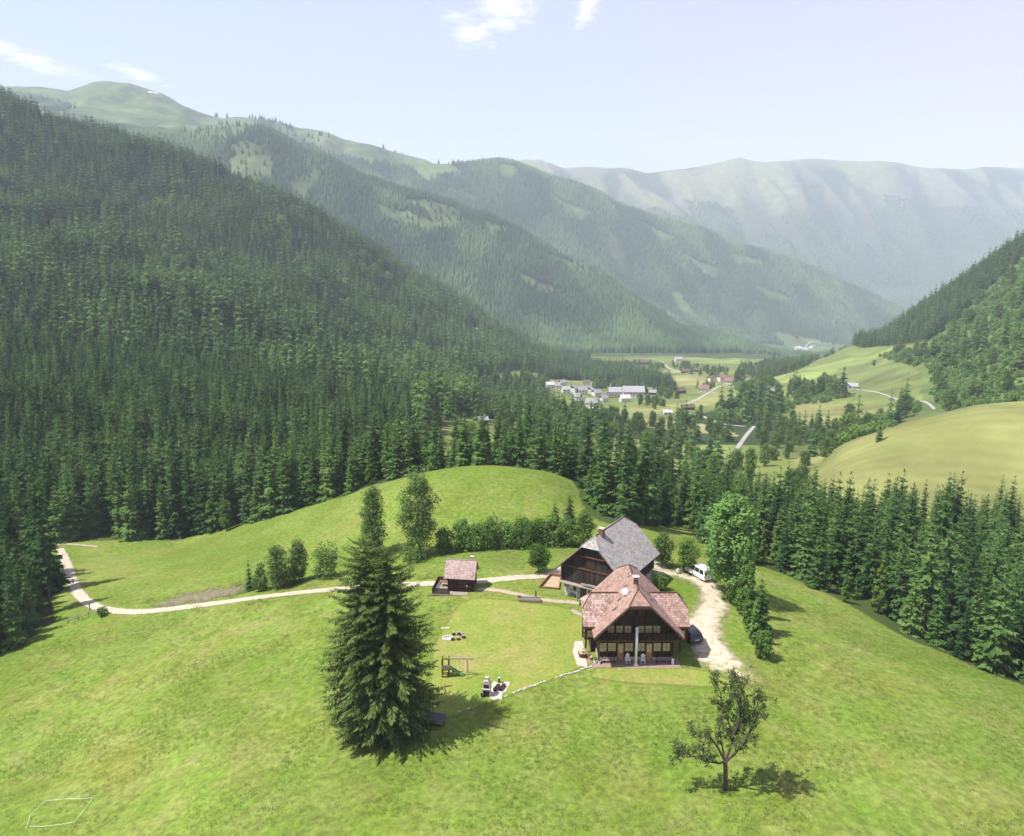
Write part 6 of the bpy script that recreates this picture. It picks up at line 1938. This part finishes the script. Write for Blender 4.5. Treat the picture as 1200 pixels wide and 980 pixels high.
def build_grass():
    """longer grass tufts in the unmown meadow: one mass"""
    g = np.random.default_rng(21)
    x, y = jitter_grid(-95, 90, 48, 132, .55, g)
    a = x / y
    m = (np.abs(a) < .86)
    u, v = to_px(x, y, H(x, y, False)); m &= (v < 1010) & (u > -30) & (u < 1230)
    dn = fbm(x / 6, y / 6, 3, 5) * .6 + fbm(x / 1.6, y / 1.6, 2, 6) * .5
    m &= dn > -0.02 + .16 * sstep(70, 125, y)
    for s in (poly_sdf(LAWN), poly_sdf(STRIP), poly_sdf(DRIVE), poly_sdf(SOIL)): m &= s(x, y) < -.2
    m &= dist_polyline(x, y, ROAD)[0] > 1.7
    m &= dist_polyline(x, y, FOOT)[0] > .8
    m &= ~((np.abs(x - 14.9) < 7.6) & (y > 82.6) & (y < 96)) & ~((np.abs(x - 14) < 9) & (y > 96) & (y < 116))
    m &= ~forest_zone(x, y)
    x, y = x[m], y[m]; z = H(x, y); n = len(x)
    V = []
    for i in range(5):
        tb = TB(); k = 11
        an = g.uniform(0, 6.28, k); b = g.normal(size=(k, 3)) * np.array([.16, .16, 0])
        d = _unit(np.stack([np.cos(an) * .55, np.sin(an) * .55, np.ones(k)], 1)); s = np.stack([-np.sin(an), np.cos(an), 0 * an], 1)
        tb.quads(b, d, s, g.uniform(.18, .40, k), .03, .05, g.uniform(0, 1, k))
        me = tb.mesh('tuft'); me.materials.append(M['tuft_a'] if i < 3 else M['tuft_b']); V.append(bpy.data.objects.new('v', me))
    sc = g.uniform(.6, 1.25, n) * (.8 + .4 * np.clip(dn[m], 0, 1))
    ds = poly_sdf(SOIL)(x, y); dr = dist_polyline(x, y, ROAD)[0]
    sc = np.where((ds > -4) & (fbm(x / 3, y / 3, 2, 2) > -.1), sc * 2.3, sc); sc = np.where((dr < 3.2), sc * 1.5, sc)
    idx = np.where(fbm(x / 9, y / 9, 2, 7) + g.normal(size=n) * .25 > .22, g.integers(3, 5, n), g.integers(0, 3, n))
    scatter('meadow_grass', np.stack([x, y, z - .02], 1), g.uniform(0, 6.28, n), np.stack([sc, sc, sc], 1), idx.astype(float), V, 'long unmown meadow grass round the farm', 'grass')
    # white and yellow meadow flowers in loose drifts
    q = (fbm(x / 11, y / 11, 3, 17) > .18) & (g.uniform(0, 1, n) < .07)
    fx, fy, fz = x[q], y[q], z[q]; k = len(fx)
    FV = []
    for i in range(2):
        tb = TB(); r = 5
        b = np.stack([g.normal(size=r) * .3, g.normal(size=r) * .3, g.uniform(.3, .45, r)], 1)
        tb.quads(b, np.tile([1.0, 0, .1], (r, 1)), np.tile([0, 1.0, 0], (r, 1)), .07, .035, 0, g.uniform(0, 1, r))
        tb.quads(b + np.array([.04, 0, -.4]), np.tile([0, 0, 1.0], (r, 1)), np.tile([1.0, 0, 0], (r, 1)), .4, .006, 0, 0)
        me = tb.mesh('flower'); me.materials.append(M['petal'] if i == 0 else M['petal_b']); FV.append(bpy.data.objects.new('v', me))
    scatter('meadow_flowers', np.stack([fx, fy, fz], 1), g.uniform(0, 6.28, k), np.ones((k, 3)), (g.uniform(0, 1, k) < .3).astype(float), FV, 'small white and yellow flowers scattered through the meadow', 'flowers')
    print('tufts', n, 'flowers', k)
M['petal'] = simple('white_petals', (0.42, 0.43, 0.32), 0.8, 0.1, 3.0)
M['petal_b'] = simple('yellow_petals', (0.60, 0.52, 0.12), 0.8, 0.1, 3.0)
M['tuft_a'] = foliage('grass_blades', (0.100, 0.175, 0.024), (0.200, 0.260, 0.060), .25, upright=True)
M['tuft_b'] = foliage('seed_heads', (0.180, 0.215, 0.055), (0.310, 0.310, 0.130), .25, upright=True)
# ------------------------------------------------------------------ village, far farms, valley roads
M['v_wall'] = simple('pale_plaster', (0.62, 0.59, 0.54), 0.9, 0.06, .4)
M['v_dark'] = simple('dark_timber', (0.085, 0.055, 0.040), 0.9, 0.2, .5)
M['v_grey'] = simple('grey_roof', (0.22, 0.215, 0.235), 0.8, 0.15, .4)
M['v_lilac'] = simple('slate_roof', (0.29, 0.28, 0.31), 0.8, 0.12, .4)
M['v_red'] = simple('rust_roof', (0.19, 0.115, 0.092), 0.8, 0.2, .4)
M['v_brown'] = simple('brown_roof', (0.115, 0.080, 0.062), 0.85, 0.2, .4)
M['v_light'] = simple('light_roof', (0.42, 0.41, 0.41), 0.6, 0.08, .4)
M['gravel_far'] = M['farroad']

HOUSES = [  # u, v of the foot, width px, depth ratio, wall height m, turn deg, wall, roof, label
    (644, 455, 9, .8, 5, 20, 'v_wall', 'v_light', 'small white house with bright roof, leftmost of the village'),
    (652, 456, 9, .8, 5, -15, 'v_wall', 'v_grey', 'white house just right of the leftmost village house'),
    (663, 461, 9, .9, 5.5, 10, 'v_wall', 'v_lilac', 'village house at the left of the row of slate roofs'),
    (672, 460, 10, .9, 6, 60, 'v_wall', 'v_grey', 'second house in the village row of slate roofs'),
    (682, 462, 11, .8, 6, 15, 'v_wall', 'v_grey', 'middle house of the village row of slate roofs'),
    (691, 461, 9, .9, 5.5, 70, 'v_wall', 'v_lilac', 'fourth house in the village row of slate roofs'),
    (699, 464, 9, .9, 5, 25, 'v_wall', 'v_grey', 'last house at the right of the village row of slate roofs'),
    (676, 469, 9, .9, 5, -30, 'v_wall', 'v_grey', 'grey roofed house below the village row'),
    (694, 478, 14, .8, 6, -20, 'v_wall', 'v_grey', 'large grey roofed house low between the trees left of the fields'),
    (700, 486, 12, .7, 4, 5, 'v_wall', 'v_light', 'white flat building below the large grey roofed house'),
    (722, 466, 20, .6, 8, 4, 'v_wall', 'v_lilac', 'left half of the big slate roofed hotel block'),
    (742, 467, 24, .6, 9, -4, 'v_wall', 'v_lilac', 'right half of the big slate roofed hotel block'),
    (732, 471, 11, .8, 5, 10, 'v_wall', 'v_light', 'low white annex in front of the hotel block'),
    (797, 461, 10, .9, 4.5, 25, 'v_dark', 'v_brown', 'dark timber house right of the hotel among trees'),
    (824, 459, 12, .8, 5, -15, 'v_wall', 'v_red', 'house with rust red roof among the valley trees'),
    (806, 480, 14, .5, 3.2, 8, 'v_dark', 'v_brown', 'long dark hay barn alone in the green valley field'),
    (782, 486, 9, .6, 3, 0, 'v_wall', 'v_light', 'small pale shed in the flat field before the village'),
    (846, 447, 9, .9, 6, 15, 'v_wall', 'v_red', 'left red roofed house of the pair at the valley road'),
    (854, 451, 9, .9, 6, -25, 'v_wall', 'v_red', 'right red roofed house of the pair at the valley road'),
    (803, 437, 9, .6, 3.5, 5, 'v_dark', 'v_brown', 'dark barn beside the pale road in the upper fields'),
    (749, 427, 10, .8, 5, 10, 'v_dark', 'v_brown', 'left dark roofed house on the upper green terrace'),
    (759, 427, 9, .8, 5, -10, 'v_dark', 'v_brown', 'right dark roofed house on the upper green terrace'),
    (795, 423, 8, .7, 5, 5, 'v_wall', 'v_lilac', 'pale building at the foot of the hazy far forest'),
    (906, 461, 15, .7, 4, 30, 'v_dark', 'v_grey', 'dark barn with grey roof on the right valley slope'),
    (999, 456, 10, .8, 4, -20, 'v_wall', 'v_lilac', 'pale farmhouse beside the lone spruce on the right slope'),
    (935, 409, 6, .8, 5, 10, 'v_wall', 'v_light', 'leftmost white house of the farthest hamlet'),
    (943, 411, 7, .8, 6, -20, 'v_wall', 'v_lilac', 'larger white house in the farthest hamlet'),
    (952, 408, 6, .8, 6, 30, 'v_wall', 'v_grey', 'grey roofed house of the farthest hamlet'),
    (659, 452, 8, .8, 5, 35, 'v_wall', 'v_grey', 'upper house between the two leftmost village houses and the slate row'),
    (687, 452, 8, .8, 5, -10, 'v_wall', 'v_brown', 'brown roofed house just above the middle of the slate row'),
    (707, 471, 9, .8, 5, 40, 'v_wall', 'v_grey', 'grey roofed house between the slate row and the hotel block'),
    (765, 463, 8, .8, 4, -20, 'v_dark', 'v_grey', 'dark house with grey roof at the right end of the hotel trees'),
    (834, 447, 8, .8, 5, 20, 'v_wall', 'v_brown', 'brown roofed house just left of the red roofed pair'),
    (868, 446, 8, .8, 5, -10, 'v_wall', 'v_grey', 'grey roofed house to the right of the red roofed pair'),
    (816, 436, 7, .7, 4, 15, 'v_dark', 'v_brown', 'smaller dark barn right of the barn at the upper pale road'),
    (566, 497, 6, .8, 3.2, 15, 'v_dark', 'v_lilac', 'pale roofed hut in the clearing behind the knoll wood'),
    (557, 387, 4, .6, 3, 0, 'v_wall', 'v_light', 'tiny white hut high on the left forest slope'),
]
ROADS = [([(757, 486), (790, 484), (818, 487), (845, 497), (870, 500)], 5, 'village_road'), ([(803, 475), (815, 470), (828, 462), (842, 454), (852, 452)], 4.5, 'village_road'),
         ([(776, 424), (783, 431), (800, 437), (826, 437), (842, 441), (852, 449)], 4.5, 'village_road'), ([(884, 500), (876, 509), (868, 520), (862, 530)], 2.8, 'valley_road'),
         ([(893, 450), (905, 448), (920, 440)], 4, 'village_road'), ([(1000, 456), (1030, 461), (1058, 470), (1082, 471), (1095, 480)], 1.9, 'farm_track'), ([(688, 484), (715, 484), (745, 485), (757, 486)], 7, 'village_road'), ([(925, 412), (945, 405), (962, 403)], 5, 'village_road')]
_HP = [hit(h[0], h[1], 250) for h in HOUSES]
KEEP_CLEAR += [(p.x, p.y, 9 if p.y < 1600 else 16) for p in _HP]
# keep the sight line to each small house free of tall trees just before it
for p in _HP:
    d = Vector((p.x, p.y)).normalized()
    for k in (14, 26, 38, 52, 66):
        KEEP_CLEAR.append((p.x - d.x * k, p.y - d.y * k, 9))
_RL = [(smooth_line([((q := hit(u, v, 250)).x, q.y) for u, v in pts], 5), w, nm) for pts, w, nm in ROADS]
ROAD_CLEAR += [(pl, w / 2 + 4) for pl, w, nm in _RL]
ROAD_CLEAR.append((ROAD, 2.6))
_dp = hit(271, 386)
for k in (0, 8, 16, 24, 32, 40, 48): KEEP_CLEAR.append((_dp.x - _dp.x / _dp.y * k, _dp.y - k, 6))

def build_house(p, wm, dr, wh, turn, wall, roof, label):
    t = thing('village_house', label, 'house', (p.x, p.y, p.z - .3), R(turn))
    w, d = wm / 2, wm * dr / 2
    MB().box(-w, w, -d, d, -4, wh).build('wall', M[wall], t)
    rh = d * .75
    for s in (-1, 1):
        MB().prism([(-d, wh + .002), (d, wh + .002), (0, wh + rh)], 'x', s * w - .15 * (s > 0), s * w + .15 * (s < 0)).build('gable', M[wall if wall == 'v_dark' else 'v_dark' if wm < 13 else wall], t)
    e = .7
    rf = MB()
    for s in (-1, 1):
        rf.slab([(-w - e, s * (d + e), wh - e * .75 + .15), (w + e, s * (d + e), wh - e * .75 + .15), (w + e, 0, wh + rh + .15), (-w - e, 0, wh + rh + .15)], .25)
    r = rf.build('roof', M[roof], t)
    MB().box(w * .3, w * .3 + .8, -.4, .4, wh + rh * .6, wh + rh + 1.2).build('chimney', M['mortar'], r)
    n = max(2, int(wm / 3.2)); fl = max(1, int(wh / 2.7))
    for k in range(n):
        x = -w + (k + .5) * 2 * w / n
        for f in range(fl):
            z = .9 + f * 2.6
            MB().box(x - .5, x + .5, -d - .03, -d + .02, z, z + 1.2).build('window', M['glass'], t)

def build_village():
    for (u, v, wpx, dr, wh, turn, wall, roof, lb), p in zip(HOUSES, _HP):
        build_house(p, max(4.5, wpx * m_per_px(p)), dr, wh, turn, wall, roof, lb)
    for pl, w, nm in _RL:
        drape(nm, M['farroad'], line_sdf(pl, w), bnd(pl, w), max(1.2, w / 4), .35, 1.5)
    # mown pale strips in the valley fields lie in the ground colour; the power pole stands on the slope
    p = hit(857, 473)
    t = thing('power_pole', 'thin wooden power pole on the green slope above the hay barn', 'pole', p)
    MB().tube([(0, 0, -1), (0, 0, 9)], .22, 6).build('mast', M['v_dark'], t); MB().box(-.9, .9, -.1, .1, 8.2, 8.4).build('crossarm', M['v_dark'], t)
    q = hit(180, 109, 2500)
    sn = []
    X, Y = np.meshgrid(np.linspace(-24, 24, 14), np.linspace(-20, 20, 8))
    k = (np.abs(X / 24) ** 2 + np.abs(Y / 20) ** 2 + .3 * fbm(X / 9, Y / 9, 2, 3)) < 1
    cell = k[:-1, :-1] & k[1:, 1:] & k[1:, :-1] & k[:-1, 1:]
    x, y = (X + q.x).ravel(), (Y + q.y).ravel()
    idx = np.arange(X.size).reshape(X.shape)
    f = np.stack([idx[:-1, :-1][cell], idx[:-1, 1:][cell], idx[1:, 1:][cell], idx[1:, :-1][cell]], -1)
    o = link('snow', mesh_np('snow', np.stack([x, y, H(x, y) + 1.5], 1), f, True), M['white_soft'])
    tag(o, 'last small white snow patch below the left bare summit', 'snow', None, 'stuff')
# ------------------------------------------------------------------ put it all together
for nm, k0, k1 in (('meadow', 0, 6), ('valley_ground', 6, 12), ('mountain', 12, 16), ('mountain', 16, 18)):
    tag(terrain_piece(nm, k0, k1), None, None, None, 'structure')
build_far_mass()
build_valley_mass()
build_near_wood()
build_sheets()
build_farmhouse()
zt = build_terrace()
build_house_things(zt)
build_barn(); build_hut(); build_sandpit(); build_trough(); build_fire_ring(); build_playset(); build_barbecue(); build_low_wall(); build_misc(); build_vehicles()
build_trees()
build_grass()
build_village()
